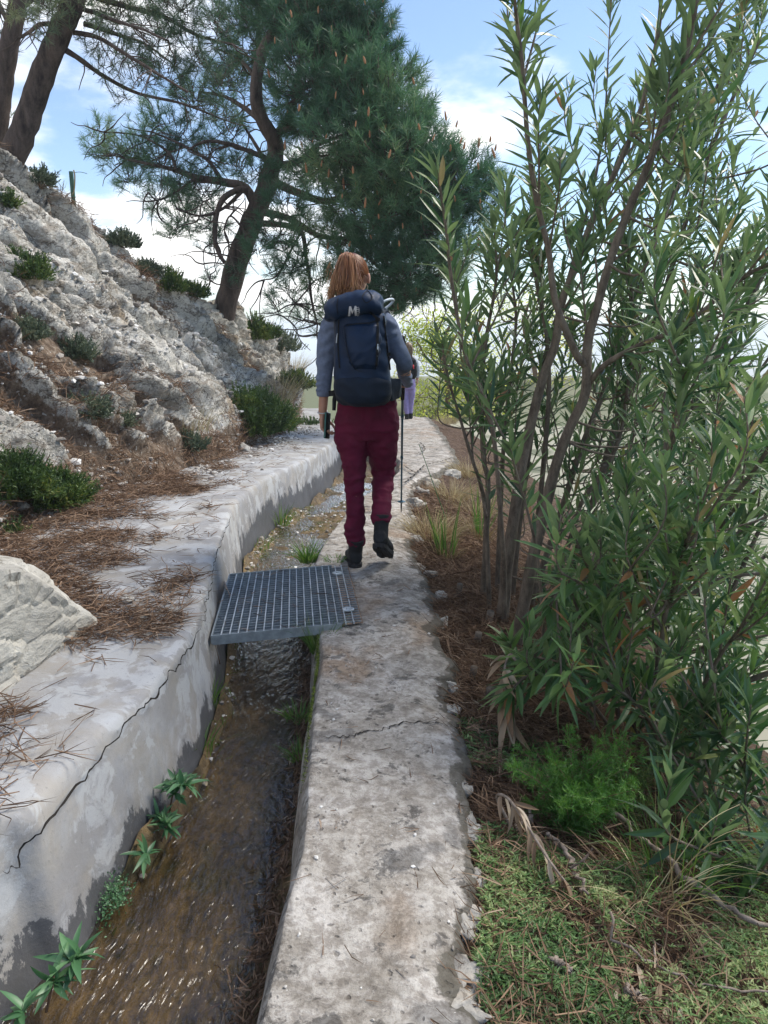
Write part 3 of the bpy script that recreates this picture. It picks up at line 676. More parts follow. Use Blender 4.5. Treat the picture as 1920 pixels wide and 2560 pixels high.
for s, t in ((.925, .20), (.90, .84)):
    mb = MB(); c = gq(s, t, .006); ring = [(c + np.array([0, 0, dz]), r, r, (1, 0, 0), (0, 1, 0)) for r, dz in ((.030, -.006), (.030, -.001), (.026, .001), (.012, .001), (.010, .006), (.004, .007))]
    loft(mb, ring, 20); mb.build('clamp_washer', M['galv_light'], gr, smooth=False)
recenter(gr)
# ------------------------------------------------------------------ loose cover: gravel, needle litter, ground cover
def px_in(poly, n):
    poly = np.array(poly, float); lo, hi = poly.min(0), poly.max(0); out = []
    while len(out) < n:
        p = rs.uniform(lo, hi, (n * 2, 2)); x, y = p[:, 0], p[:, 1]; ins = np.zeros(len(p), bool); j = len(poly) - 1
        for i in range(len(poly)):
            xi, yi = poly[i]; xj, yj = poly[j]
            ins ^= ((yi > y) != (yj > y)) & (x < (xj - xi) * (y - yi) / (yj - yi + 1e-9) + xi); j = i
        out.extend(p[ins])
    return np.array(out[:n])
LB = BVHTree.FromPolygons([tuple(p) for p in WALLV.reshape(-1, 3)], [tuple(f) for f in grid_faces(WALLV.shape[1], WALLV.shape[0])])
WB = BVHTree.FromPolygons([tuple(p) for p in WV.reshape(-1, 3)], [tuple(f) for f in grid_faces(WV.shape[1], WV.shape[0])])
BEDB = BVHTree.FromPolygons([tuple(p) for p in BEDV.reshape(-1, 3)], [tuple(f) for f in grid_faces(BEDV.shape[1], BEDV.shape[0])])
def drop_on(tree, x, y):
    loc, n, *_ = tree.ray_cast(Vector((x, y, 8)), Vector((0, 0, -1)))
    return (None, None) if loc is None else (np.array(loc), np.array(n) * (1 if n[2] > 0 else -1))
def place(xy, trees):
    P_, N_ = [], []
    for x, y in xy:
        best = None
        for t in trees:
            p, n = drop_on(t, x, y)
            if p is not None and (best is None or p[2] > best[0][2]): best = (p, n)
        if best is not None and best[1][2] > .05: P_.append(best[0]); N_.append(best[1])
    return np.array(P_), np.array(N_)
def litter(name, pos, nrm, L, W, mat, label, cat, lift=.012, tilt=.18, ang=None):
    n = len(pos); a = rs.uniform(0, 2 * math.pi, n) if ang is None else ang + rs.normal(0, .5, n)
    d = np.stack([np.cos(a), np.sin(a), np.zeros(n)], -1); d = unit(d - nrm * (d * nrm).sum(-1)[:, None] + nrm * rs.normal(0, tilt, n)[:, None])
    p = pos + nrm * (np.abs(rs.normal(0, lift, n)) + .003)[:, None]
    mb = MB(); tt = rs.beta(2, 2, n)
    needles(mb, p, d, rs.uniform(.6, 1.2, n) * L, rs.uniform(.7, 1.3, n) * W, tt, .22)
    k = n // 2; needles(mb, p[:k], unit(d[:k] + rs.normal(0, .13, (k, 3))), rs.uniform(.6, 1.2, k) * L, W, tt[:k], .2)
    return mb.build(name, mat, label=label, cat=cat, kind='stuff', smooth=False)
# left ledge litter: dense against the hill foot, tongues running out over the concrete
LE_Y, LE_X = np.array([1.2, 2.0, 2.4, 2.7, 2.85, 3.1, 3.45, 3.85, 4.25, 4.95, 5.8, 6.6, 8, 12]), np.array([-1.40, -1.24, -1.30, -1.22, -1.10, -1.08, -1.10, -1.40, -1.66, -1.66, -1.72, -1.70, -1.62, -1.30])
n = 46000; Y = 1.4 + 8.5 * rs.beta(1.2, 1.9, n); f = ip(Y, FT_Y, FT_X) - .12; w_ = ip(Y, WE_Y, WE_X) - .04; X = f + (w_ - f) * rs.rand(n); ed = ip(Y, LE_Y, LE_X) + .22 * fbm(np.stack([Y * 2.4, Y * 0, Y * 0 + 3], -1), 3, 101)
clump = fbm(np.stack([Y * 4, X * 4, Y * 0], -1), 3, 102) + rs.normal(0, .22, n); keep = clump + np.clip((ed - X) * 1.3, -.9, .34) + .06 * (Y > 2.6) > .20; keep |= rs.rand(n) < .012
pp, nn = place(np.stack([X, Y], -1)[keep], [LB, HB])
litter('needle_litter', pp, nn, .13, .0032, M['litter'], 'dry brown pine needle litter spread over the ledge left of the channel', 'litter', .014)
# hillside litter in the gullies between strata
Hs = HV.reshape(-1, 3); hr = ROCK.ravel(); ok = (hr < .45) & (VV.ravel() < 1.0) & (VV.ravel() > 0) & (SS.ravel() > 3.5) & (SS.ravel() < 17)
idx = rs.choice(np.nonzero(ok)[0], 34000); pos = Hs[idx] + rs.normal(0, .03, (len(idx), 3)); pp, nn = place(pos[:, :2], [HB])
cl = fbm(pp * 1.6, 3, 103) + rs.normal(0, .12, len(pp)) > -.12; pp, nn = pp[cl], nn[cl]
litter('hillside_litter', pp, nn, .16, .0045, M['litter'], 'tangled dry needles and stalks lying in the gullies of the rocky slope', 'litter', .03, .35)
# gravel along the foot of the slope and on the slope
def stones(mb, pos, nrm, size, seed):
    ico = np.array([(0, 0, 1), (.894, 0, .447), (.276, .851, .447), (-.724, .526, .447), (-.724, -.526, .447), (.276, -.851, .447), (.724, .526, -.447), (-.276, .851, -.447), (-.894, 0, -.447), (-.276, -.851, -.447), (.724, -.526, -.447), (0, 0, -1)])
    F = np.array([(0, 1, 2), (0, 2, 3), (0, 3, 4), (0, 4, 5), (0, 5, 1), (1, 6, 2), (2, 7, 3), (3, 8, 4), (4, 9, 5), (5, 10, 1), (6, 7, 2), (7, 8, 3), (8, 9, 4), (9, 10, 5), (10, 6, 1), (11, 7, 6), (11, 8, 7), (11, 9, 8), (11, 10, 9), (11, 6, 10)])
    n = len(pos); v = ico[None] * (1 + rs.uniform(-.35, .25, (n, 12, 1))) * rs.uniform(.5, 1.2, (n, 1, 3)); v[..., 2] *= .65
    a = rs.uniform(0, 6.28, n); c, s_ = np.cos(a), np.sin(a); R = np.zeros((n, 3, 3)); R[:, 0, 0] = c; R[:, 0, 1] = -s_; R[:, 1, 0] = s_; R[:, 1, 1] = c; R[:, 2, 2] = 1
    v = np.einsum('nij,nkj->nki', R, v) * size[:, None, None] + (pos + nrm * (size * .25)[:, None])[:, None]
    mb.add(v.reshape(-1, 3), tri=(F[None] + (np.arange(n) * 12)[:, None, None]).reshape(-1, 3), tint=np.repeat(rs.rand(n), 12))
n = 5200; Y = 3 + 11 * rs.beta(2.2, 1.8, n); f = ip(Y, FT_Y, FT_X); X = f + np.abs(rs.normal(0, .17, n)) * (1 + .4 * (Y > 6)) - .10
keep = fbm(np.stack([Y * 1.5, X * 2, Y * 0], -1), 2, 104) > -.25; pp, nn = place(np.stack([X, Y], -1)[keep], [LB, HB]); mb = MB()
stones(mb, pp, nn, .008 + .022 * rs.rand(len(pp)) ** 3, 1); mb.build('gravel', M['gravel'], label='pale gravel scattered along the foot of the rocky slope', cat='gravel', kind='stuff', smooth=False)
ok = np.nonzero((VV.ravel() < 1.02) & (SS.ravel() > 4.5) & (SS.ravel() < 18) & (VV.ravel() > 0))[0]; idx = rs.choice(ok, 7000); pp, nn = place(Hs[idx][:, :2], [HB]); keep = fbm(pp * 1.2, 3, 105) > -.1; pp, nn = pp[keep], nn[keep]; mb = MB()
stones(mb, pp, nn, .012 + .05 * rs.rand(len(pp)) ** 4, 2); mb.build('rubble', M['gravel'], label='loose pale rubble lying all over the rocky slope', cat='gravel', kind='stuff', smooth=False)

# countable stones
def icosphere(sub):
    import bmesh
    bm = bmesh.new(); bmesh.ops.create_icosphere(bm, subdivisions=sub, radius=1); v = np.array([x.co for x in bm.verts]); f = np.array([[q.index for q in x.verts] for x in bm.faces]); bm.free(); return v, f
def rock_mesh(mb, c, h, seed, sub=4, facet=.35, rot=0.0, poly=0):
    v, f = icosphere(sub)
    if poly:
        st = np.random.RandomState(seed); pn = unit(st.normal(size=(poly, 3))); ph = st.uniform(.62, .95, poly); dd = v @ pn.T; r = np.min(np.where(dd > .05, ph[None] / np.maximum(dd, .05), 9), 1); r = np.minimum(r, 1.25)
        q = v * r[:, None]; d1, d2, cid = worley(q * np.array([2.2, 2.2, 5]) + fbm(q * 2, 2, 3)[:, None] * .5, seed)
        r = r * (1 + .035 * fbm(q * 3, 5, seed) + .06 * (cid - .5) - .05 * np.exp(-(d2 - d1) * 10) + .012 * fbm(q * 16, 4, seed)); p = v * r[:, None] * np.asarray(h); cr, sr = math.cos(rot), math.sin(rot)
        p = np.stack([p[:, 0] * cr - p[:, 1] * sr, p[:, 0] * sr + p[:, 1] * cr, p[:, 2]], -1); mb.add(p + np.asarray(c), tri=f); return
    d1, d2, cid = worley(v * 1.6 + seed * 7.1, seed); d1b, d2b, cb = worley(v * 4.2 + seed, seed + 3)
    r = 1 + facet * (cid - .5) + .25 * facet * (cb - .5) + .12 * fbm(v * 2 + seed, 4, seed) + .045 * fbm(v * 9 + seed, 4, seed + 1) + .06 * np.clip((d2 - d1) * 3, 0, 1)
    # planes cut by chiselling
    for k in range(7):
        nrm = unit(np.array([_h(np.int64(k), np.int64(seed), np.int64(j), 5) - .5 for j in range(3)])); dd = v @ nrm; r = np.where(dd > .45, np.minimum(r, .78 / np.maximum(dd, .45)), r)
    r = r + .02 * fbm(v * 14, 3, seed); p = v * r[:, None] * np.asarray(h); cr, sr = math.cos(rot), math.sin(rot)
    p = np.stack([p[:, 0] * cr - p[:, 1] * sr, p[:, 0] * sr + p[:, 1] * cr, p[:, 2]], -1); mb.add(p + np.asarray(c), tri=f)
mb = MB(); rock_mesh(mb, (-1.56, 2.68, .26), (.40, .66, .46), 9, 6, .20, .12, poly=14)
mb.build('boulder', M['boulder'], label='large pale faceted boulder lying on the ledge at the left edge of the photo', cat='boulder', smooth=False)
for px, py, s, lab in ((318, 1507, .032, 'small white stone lying alone among the brown needles on the ledge'), (160, 1555, .022, 'little white pebble in the litter just right of the big boulder'), (612, 1127, .085, 'pale stone at the end of the gravel, just before the dark round shrub'), (500, 1150, .10, 'light grey stone at the slope foot, left of the dark round shrub'), (178, 1418, .022, 'tiny flat grey stone half hidden in the needle litter above the boulder')):
    p = G(px, py, LEDGE); q, _ = drop_on(LB, p[0], p[1]); p = p if q is None else q; mb = MB(); rock_mesh(mb, p + np.array([0, 0, s * .35]), (s, s * .8, s * .6), int(px), 4, .4, px)
    mb.build('stone', M['stone'], label=lab, cat='stone')
# broken white edge stones of the walkway: parts of it
for px, py, s in ((1172, 2045, .040), (1186, 2068, .028), (1172, 2275, .038), (1160, 2300, .030), (1165, 2500, .060), (1150, 2545, .06), (1128, 1880, .030), (1140, 1925, .034), (1105, 1480, .03), (1082, 1425, .03), (1052, 1220, .07), (1040, 1252, .07), (1034, 1290, .055), (1080, 1200, .07), (1045, 1340, .05), (1128, 1175, .08), (1030, 1375, .045), (1042, 1405, .04), (1158, 1960, .03), (1178, 2180, .03), (1176, 2420, .035), (1108, 1545, .035), (1120, 1700, .035), (1118, 1640, .03), (1135, 1760, .03)):
    p = G(px, py, -.03); mb = MB(); rock_mesh(mb, p + np.array([-.35 * s, 0, -.010 - .62 * s]), (s * 1.25, s * 1.5, s * .9), int(px + py), 4, .75, py); mb.build('edge_stone', M['stone'], walk)

k = 90; gp = np.array([gq(rs.rand(), rs.rand(), .004) for _ in range(k)]); litter('needles_on_grate', gp, np.tile([0, 0, 1.0], (k, 1)), .07, .002, M['litter'], 'a few brown pine needles caught on top of the metal grate', 'litter', .001, .03)
# right bank litter, ground cover
n = 26000; Y = .9 + 7 * rs.beta(1.0, 1.6, n); X = ip(Y, WR_Y, WR_X) + .01 + np.abs(rs.normal(0, .50, n))
keep = rs.rand(n) < np.where((Y < 2.35), .8, 1.0); pp, nn = place(np.stack([X, Y], -1)[keep], [BB])
litter('bank_litter', pp, nn, .12, .0030, M['litter'], 'reddish brown pine needles and twigs heaped right of the walkway under the oleander', 'litter', .022, .30)
n = 17000; Y = 1.0 + 1.75 * rs.beta(1.4, 1.5, n); X = ip(Y, WR_Y, WR_X) + .015 + np.abs(rs.normal(0, .52, n))
den = fbm(np.stack([X * 3.2, Y * 3.2, X * 0], -1), 3, 110) + .22 * sstep(2.5, 1.9, Y) - .19 + rs.normal(0, .09, n); keep = den > .03; pp, nn = place(np.stack([X, Y], -1)[keep], [BB]); mb = MB()
m_ = len(pp); h = rs.uniform(.005, .045, m_)[:, None]; pp = pp + nn * h
for k in range(5):
    a = rs.uniform(0, 6.28, m_); d = np.stack([np.cos(a), np.sin(a), rs.uniform(.05, .8, m_)], -1); leaves(mb, pp, d, rs.uniform(.008, .026, m_), rs.uniform(.003, .006, m_), np.clip(.5 + .9 * fbm(pp * 5, 2, 6) + rs.normal(0, .2, m_), 0, 1), .2, 2)
mb.build('ground_cover', M['cover'], label='bright green small-leaved ground cover on the bank at the lower right', cat='ground cover', kind='stuff', smooth=False)

# ------------------------------------------------------------------ small plants
def blades(mb, c, n, L, W, spread, lean, tint=(.2, .9), up=1.0, drop=.35):
    c = np.asarray(c, float); a = rs.uniform(0, 6.28, n); r = spread * np.sqrt(rs.rand(n)); b = c + np.stack([r * np.cos(a), r * np.sin(a), np.zeros(n)], -1)
    d = unit(np.stack([np.cos(a) * lean * rs.rand(n), np.sin(a) * lean * rs.rand(n), np.full(n, up)], -1) + rs.normal(0, .08, (n, 3)))
    o = unit(np.stack([np.cos(a), np.sin(a), np.zeros(n)], -1)); LL = L * rs.uniform(.5, 1.1, n); k = np.linspace(0, 1, 6); s = unit(np.cross(d, rs.normal(size=(n, 3))))
    dr = drop * rs.uniform(.3, 1.2, n)
    mid = b[:, None] + d[:, None] * (k[None, :, None] * LL[:, None, None]) + (o[:, None] * .6 - np.array([0, 0, .8])) * ((k ** 2.2)[None, :, None] * (dr * LL)[:, None, None])
    w = (W * (1 - k ** 1.6) / 2 + .0002)[None, :, None]; v = np.stack([mid - s[:, None] * w, mid + s[:, None] * w], 2).reshape(-1, 3)
    q = np.array([(2 * j, 2 * j + 1, 2 * j + 3, 2 * j + 2) for j in range(5)]); q = (q[None] + (np.arange(n) * 12)[:, None, None]).reshape(-1, 4)
    mb.add(v, q, tint=np.repeat(rs.uniform(*tint, n), 12))
def tuft(name, px, py, z, n, L, W, spread, lean, mat, label, cat='grass tuft', surf=None, group=None, drop=.35):
    p = G(px, py, z) if surf is None else surf; mb = MB(); blades(mb, p - np.array([0, 0, .01]), n, L, W, spread, lean, drop=drop)
    return mb.build(name, M[mat], label=label, cat=cat, group=group, smooth=False)
tuft('grass_tuft', 800, 1625, -.10, 130, .22, .0035, .05, .6, 'grass', 'green grass tuft hanging from the walkway edge under the near side of the metal grate')
tuft('grass_tuft', 768, 1402, -.12, 90, .20, .008, .05, .9, 'grass', 'broad-bladed dark green grass clump just behind the metal grate in the channel')
tuft('weed', 840, 1400, 0.0, 70, .07, .005, .06, 1.6, 'grass', 'small flat weed on the walkway next to the left boot of the near hiker', 'weed')
tuft('grass_tuft', 525, 1770, -.26, 50, .24, .004, .03, .4, 'grass', 'thin grass at the wall foot, nearest below the left end of the grate')
tuft('grass_tuft', 500, 1880, -.28, 40, .18, .004, .05, .8, 'grass', 'sparse grass at the left wall foot just above the leafy rosettes')
tuft('grass_tuft', 748, 1790, -.24, 90, .10, .0035, .06, 1.1, 'grass', 'short green grass on the silt at the walkway side, upper patch')
tuft('grass_tuft', 752, 1890, -.26, 70, .09, .0035, .05, 1.1, 'grass', 'short grass patch on the silt level with the crack across the walkway')
tuft('grass_tuft', 700, 1310, -.26, 70, .28, .006, .08, .5, 'grass', 'green grass growing in the channel beyond the grate against the stained wall')
tuft('grass_tuft', 640, 1370, -.28, 60, .16, .005, .10, .9, 'grass', 'low grass in the channel bed left of the clump behind the grate')
tuft('grass_stalk', 357, 0, 0, 0, 0, 0, 0, 0, 'grass', 'x') if False else None
for px, py, L, lab in ((1115, 1400, .46, 'bright green sedge with tall upright blades beside the dry grass right of the walkway'), (1200, 1350, .55, 'tall green sedge at the foot of the leftmost oleander stem')):
    p = bank_px(px, py); tuft('sedge', 0, 0, 0, 26, L, .012, .05, .35, 'grass', lab, 'sedge', surf=p, drop=.12)
    mb = MB(); blades(mb, p, 60, L * .5, .006, .09, .9, (0, .6)); mb.build('dry_grass', M['drygrass'], label='dead straw-coloured grass around the base of the ' + ('left sedge by the walkway' if px < 1150 else 'sedge under the oleander'), cat='dry grass', smooth=False)
for i, (px, py, n, L, lab) in enumerate(((1075, 1350, 420, .30, 'pale dry bushy grass tuft against the walkway edge at the near hiker\'s right'), (1130, 1250, 320, .34, 'dry beige grass on the bank beyond the fluffy tuft'), (1170, 1190, 260, .36, 'dry grass mixed with weeds below the slabs of the far path'), (1120, 1060, 260, .42, 'sunlit dry grass mound on the right of the far path crest'), (1190, 1290, 200, .35, 'brown grass left of the leftmost oleander stems'))):
    p = bank_px(px, py); p = G(px, py, 0) if p is None else p
    mb = MB(); blades(mb, p, n, L, .0035, .16, 1.2, (.1, 1), drop=.5); mb.build('dry_grass', M['drygrass'], label=lab, cat='dry grass', smooth=False)
for i, (px, py, n, L, lab) in enumerate(((690, 1010, 240, .75, 'tall straw grass standing behind the dark round shrub on the slope'), (735, 930, 200, .6, 'pale dry grass on the shoulder of the slope left of the near hiker\'s arm'), (460, 1080, 130, .4, 'wispy dry grass between the rocks left of the dark round shrub'))):
    p = hill_px(px, py); mb = MB(); blades(mb, p, n, L, .006, .25, .8, (.1, 1), drop=.4); mb.build('dry_grass', M['drygrass'], label=lab, cat='dry grass', smooth=False)
# leafy rosettes on the wall foot
def rosette(px, py, z, n, L, label, stem=0.0):
    p = G(px, py, z); rt = thing('water_plant', tuple(p), label, 'water plant'); mb = MB()
    for k in range(stem and 3 or 1):
        c = p + np.array([rs.normal(0, .03) * (k > 0), rs.normal(0, .035) * (k > 0), .02 + stem * (k + 1) / 3]); a = rs.uniform(0, 6.28, n); d = np.stack([np.cos(a) + .3, np.sin(a) - .1, rs.uniform(.1, .9, n)], -1)
        leaves(mb, np.repeat(c[None], n + 4, 0) + rs.normal(0, .004, (n + 4, 3)), np.vstack([d, unit(rs.normal(size=(4, 3)) + np.array([.2, 0, 1.5]))]), rs.uniform(.55, 1.1, n + 4) * L, rs.uniform(.17, .24, n + 4) * L, rs.rand(n + 4), rs.uniform(.2, .6, n + 4), 6, fold=.4)
    mb.build('foliage', M['weed'], rt); mb = MB(); tube(mb, [p - np.array([.03, 0, .06]), p + np.array([0, 0, .02 + stem])], [.004, .003], 5); mb.build('stem', M['twig'], rt); recenter(rt)
rosette(440, 2010, -.20, 11, .085, 'dense leafy green plant at the wall foot, upper of the two by the moss', .06)
rosette(418, 2090, -.26, 9, .070, 'green leafy plant just below the densest one, touching the water', .03)
rosette(365, 2150, -.24, 10, .078, 'rosette of grey-green tongue-shaped leaves leaning over the water in the middle of the wall foot')
rosette(140, 2480, -.22, 8, .085, 'leafy shoot with pointed leaves at the wall foot near the bottom left corner', .03)
rosette(62, 2555, -.20, 7, .08, 'low leafy plant cut by the bottom edge at the far lower left')
mb = MB(); n = 650; q_ = [];
pp = G(285, 2240, -.26) + rs.normal(0, 1, (n, 3)) * np.array([.02, .04, .02]); leaves(mb, pp, rand_dirs(n) + np.array([.3, 0, .6]), .009, .006, rs.rand(n), .1, 2); mb.build('cress', M['weed'], label='small clump of tiny round-leaved cress on the dark wall foot', cat='water plant', kind='stuff', smooth=False)
# moss along the walkway's channel side
mb = MB(); n = 15000; Y = 2.2 + 1.35 * rs.beta(1.6, 1.1, n); zz = -rs.beta(1.3, 1.6, n) * .30 - .01; den = fbm(np.stack([Y * 4, zz * 6, Y * 0], -1), 3, 120) + .35 * sstep(2.4, 3.4, Y); k = den > .14; Y, zz = Y[k], zz[k]
X = ip(Y, WL_Y, WL_X) - .012 - .13 * (-zz) - rs.rand(len(Y)) * .008; leaves(mb, np.stack([X, Y, zz], -1), np.stack([-np.ones(len(Y)), rs.normal(0, .5, len(Y)), rs.normal(.2, .6, len(Y))], -1), rs.uniform(.008, .016, len(Y)), .004, rs.rand(len(Y)), .1, 2)
mb.build('moss', M['moss'], label='yellow-green moss on the channel side of the walkway below the grate', cat='moss', kind='stuff', smooth=False)
mb = MB(); n = 2600; Y = 1.5 + 3.2 * rs.rand(n); X = ip(Y, WL_Y, WL_X) - .07 - np.abs(rs.normal(0, .05, n)); pp, nn = place(np.stack([X, Y], -1), [BEDB])
litter('channel_debris', pp, nn, .06, .0035, M['litter'], 'brown twigs and rotten needles on the silt along the right side of the channel', 'debris', .012, .4)

n = 500; Y = 1.3 + 6 * rs.rand(n); k = rs.beta(.5, .5, n); X = ip(Y, WL_Y, WL_X) * (1 - k) + ip(Y, WR_Y, WR_X) * k + np.where(k > .5, -.03, .03); pp, nn = place(np.stack([X, Y], -1), [WB])
litter('scattered_needles', pp[:170], nn[:170], .07, .0022, M['litter'], 'a few loose brown needles blown along the walkway edges', 'litter', .003, .05); mb = MB(); stones(mb, pp[170:], nn[170:], .002 + .007 * rs.rand(len(pp) - 170) ** 3, 3); mb.build('grit', M['gravel'], label='grit and crumbs of mortar along both edges of the walkway', cat='gravel', kind='stuff', smooth=False)
n = 1500; Y = 1.5 + 8.5 * rs.rand(n) ** .7; k = rs.rand(n); k = np.where(Y < 4.6, k * .10, k); Y = np.where((Y < 4.6) & (rs.rand(n) < .75), Y + 3.2, Y); X = ip(Y, WE_Y, WE_X) + .07 + (ip(Y, WL_Y, WL_X) - ip(Y, WE_Y, WE_X) - .12) * k; pp, nn = place(np.stack([X, Y], -1), [BEDB]); ok = pp[:, 2] > prof(pp[:, 1]) + WATER - .02; mb = MB(); stones(mb, pp[ok], nn[ok], .004 + .020 * rs.rand(ok.sum()) ** 3, 4); mb.build('channel_gravel', M['gravel'], label='small stones and silt crumbs in the channel beyond the grate and at the wall foot', cat='gravel', kind='stuff', smooth=False)
n = 1500; j = rs.randint(0, len(pp), n); litter('channel_weed', pp[j] + rs.normal(0, .01, (n, 3)) * np.array([1, 1, .2]), nn[j], .05, .003, M['moss'], 'dull green weed and moss shreds on the silt beyond the grate', 'weed', .01, .6)

# sticks, dry branches
def stick(pts, r0, r1, label, mat='dead', name='stick', cat='stick', side=()):
    mb = MB(); c = resample(pts, 24); c = c + np.array([0, 0, .025 * (c[0][0] > .3)]); tube(mb, c + .006 * rs.normal(size=c.shape) * (r0 > .006), np.linspace(r0, r1, 24) * .62, 7, rough=.5)
    for a, v, L in side: p = c[int(a * 23)]; tube(mb, resample([p, p + np.array(v) * L * .5 + rs.normal(0, .01, 3), p + np.array(v) * L], 8), np.linspace(r1, r1 * .5, 8), 5)
    return mb.build(name, M[mat], label=label, cat=cat)
def bp(px, py, dz=.02): p = bank_px(px, py); p = G(px, py, -.2) if p is None else p; return p + np.array([0, 0, dz])
stick([bp(1515, 2345, .05), bp(1530, 2385), bp(1585, 2425), bp(1650, 2455), bp(1740, 2495), bp(1850, 2515), bp(1990, 2520)], .0065, .0035, 'long thin curved grey stick crossing the ground cover at the bottom right', side=((.5, (0, .3, .2), .12),))
stick([bp(1375, 2435), bp(1430, 2465)], .010, .007, 'short thick pale stick lying in the ground cover near the bottom')
stick([bp(1560, 2510), bp(1610, 2540)], .010, .007, 'short pale stick at the bottom edge, right of the other short one')
stick([bp(1365, 2135, .05), bp(1410, 2180, .04), bp(1445, 2240, .03), bp(1465, 2280)], .012, .008, 'stout grey broken branch end lying beside the dry oleander spray')
stick([bp(1420, 2230, .05), bp(1455, 2215, .06), bp(1475, 2200, .08)], .006, .004, 'dark wet twig crossing the stout branch end', 'pine_bark')
stick([bp(1520, 2090, .07), bp(1600, 2150, .06), bp(1700, 2240, .05), bp(1780, 2285, .04), bp(1850, 2330, .03), bp(2000, 2400, .03)], .016, .011, 'long grey fallen branch running down to the right edge behind the grass')
stick([bp(1290, 2110), bp(1330, 2070, .04)], .01, .008, 'pale stub of wood beside the bent tip of the dry spray')
p0 = on_face(0, 1075) if False else None
def ledge_pt(px, py, dz=.01): p = G(px, py, LEDGE); q, _ = drop_on(LB, p[0], p[1]); return (p if q is None else q) + np.array([0, 0, dz])
stick([ledge_pt(540, 1478), ledge_pt(500, 1481)], .006, .004, 'short dark twig on the ledge close to the wall edge', 'twig')
stick([gq(.02, .62, .03), gq(-.02, .80, .02), gq(.05, .55, .02)], .006, .005, 'small pale twig caught between the grate and the wall')
stick([ledge_pt(275, 1300, .02), ledge_pt(350, 1295, .02)], .012, .008, 'dark twig lying in the litter at the edge of the bare concrete', 'twig')
def dry_spray(px_pts, nleaf, L, label):
    pts = [bp(x, y, dz) for x, y, dz in px_pts]; c = resample(pts, 30); rt = thing('dry_branch', tuple(c[0]), label, 'dry branch'); mb = MB(); tube(mb, c, np.linspace(.006, .003, 30), 6); mb.build('twig', M['dead'], rt)
    mb = MB(); k = rs.randint(8, 30, nleaf); dn = np.gradient(c, axis=0)[k]; d = unit(unit(dn) * .7 + rs.normal(0, .5, (nleaf, 3)) + np.array([0, -.2, -.5])); leaves(mb, c[k], d, rs.uniform(.7, 1.1, nleaf) * L, L * .17, rs.rand(nleaf), .35, 5, fold=.7); mb.build('foliage', M['ole_dry'], rt); recenter(rt)
dry_spray([(1285, 2095, .02), (1240, 2060, .09), (1265, 2090, .13), (1310, 2140, .11), (1370, 2215, .08), (1430, 2260, .04)], 30, .085, 'dead oleander spray with curled pale leaves lying bent over the ground cover')
dry_spray([(1290, 1830, .28), (1268, 1812, .30), (1255, 1830, .26), (1260, 1860, .20), (1265, 1880, .15)], 16, .15, 'hanging bunch of withered beige oleander leaves left of the bright green feathery shrub')
# dead lily-like leaves in the ground cover
mb = MB(); 
for px, py in ((1520, 2440), (1560, 2460), (1590, 2435), (1540, 2500), (1650, 2480), (1665, 2530), (1480, 2450), (1700, 2540), (1610, 2550)):
    p = bp(px, py, .03); a = rs.uniform(-2.2, -.8); leaves(mb, p[None], np.array([[math.cos(a), math.sin(a), -.1]]), .09, .015, rs.uniform(.5, 1), .3, 5)
mb.build('dead_leaves', M['ole_dry'], label='scatter of dead grey-beige oleander leaves in the ground cover near the bottom edge', cat='dead leaves', kind='stuff')
# tall arching stalks at lower right
rt = bp(1640, 2260, 0); mb = MB()
for px, py, dz, h in ((1850, 2010, .3, .45), (1920, 2060, .2, .40), (1760, 2000, .3, .40), (1930, 2190, .15, .22), (1780, 2420, .0, .22), (1700, 2060, .3, .35), (1900, 2350, .0, .25), (1660, 2400, .0, .15), (1880, 2100, .2, .33), (1720, 2180, .2, .3), (1810, 2260, .1, .22), (1930, 2420, 0, .2)):
    e = P(px, py, rt[1] + rs.uniform(-.3, .15)); mbp = (rt + e) / 2 + np.array([0, 0, .08]); c = resample([rt + rs.normal(0, .02, 3) * np.array([1, 1, 0]), mbp, e], 16); tube(mb, c, np.linspace(.0018, .0008, 16), 4, tint=rs.rand())
blades(mb, rt, 45, .30, .0028, .09, 1.5, (.2, 1), drop=.7); mb.build('dry_grass', M['drygrass'], label='clump of long arching straw stalks in front of the fallen branch at the lower right', cat='dry grass', smooth=False)
mb = MB(); blades(mb, rt + np.array([.08, .12, 0]), 120, .36, .003, .12, 1.2, (.1, .8), drop=.6); mb.build('grass_tuft', M['grass'], label='green grass growing through the arching straw stalks at lower right', cat='grass tuft', smooth=False)
p = G(1100, 1300, -.05); mb = MB(); tube(mb, resample([p + np.array([.05, 0, 0]), P(1080, 1200, p[1]), P(1048, 1112, p[1])], 12), np.linspace(.004, .0025, 12), 5); mb.build('stalk', M['weed'], label='single slanting green-brown stalk rising beside the far path edge', cat='stalk')

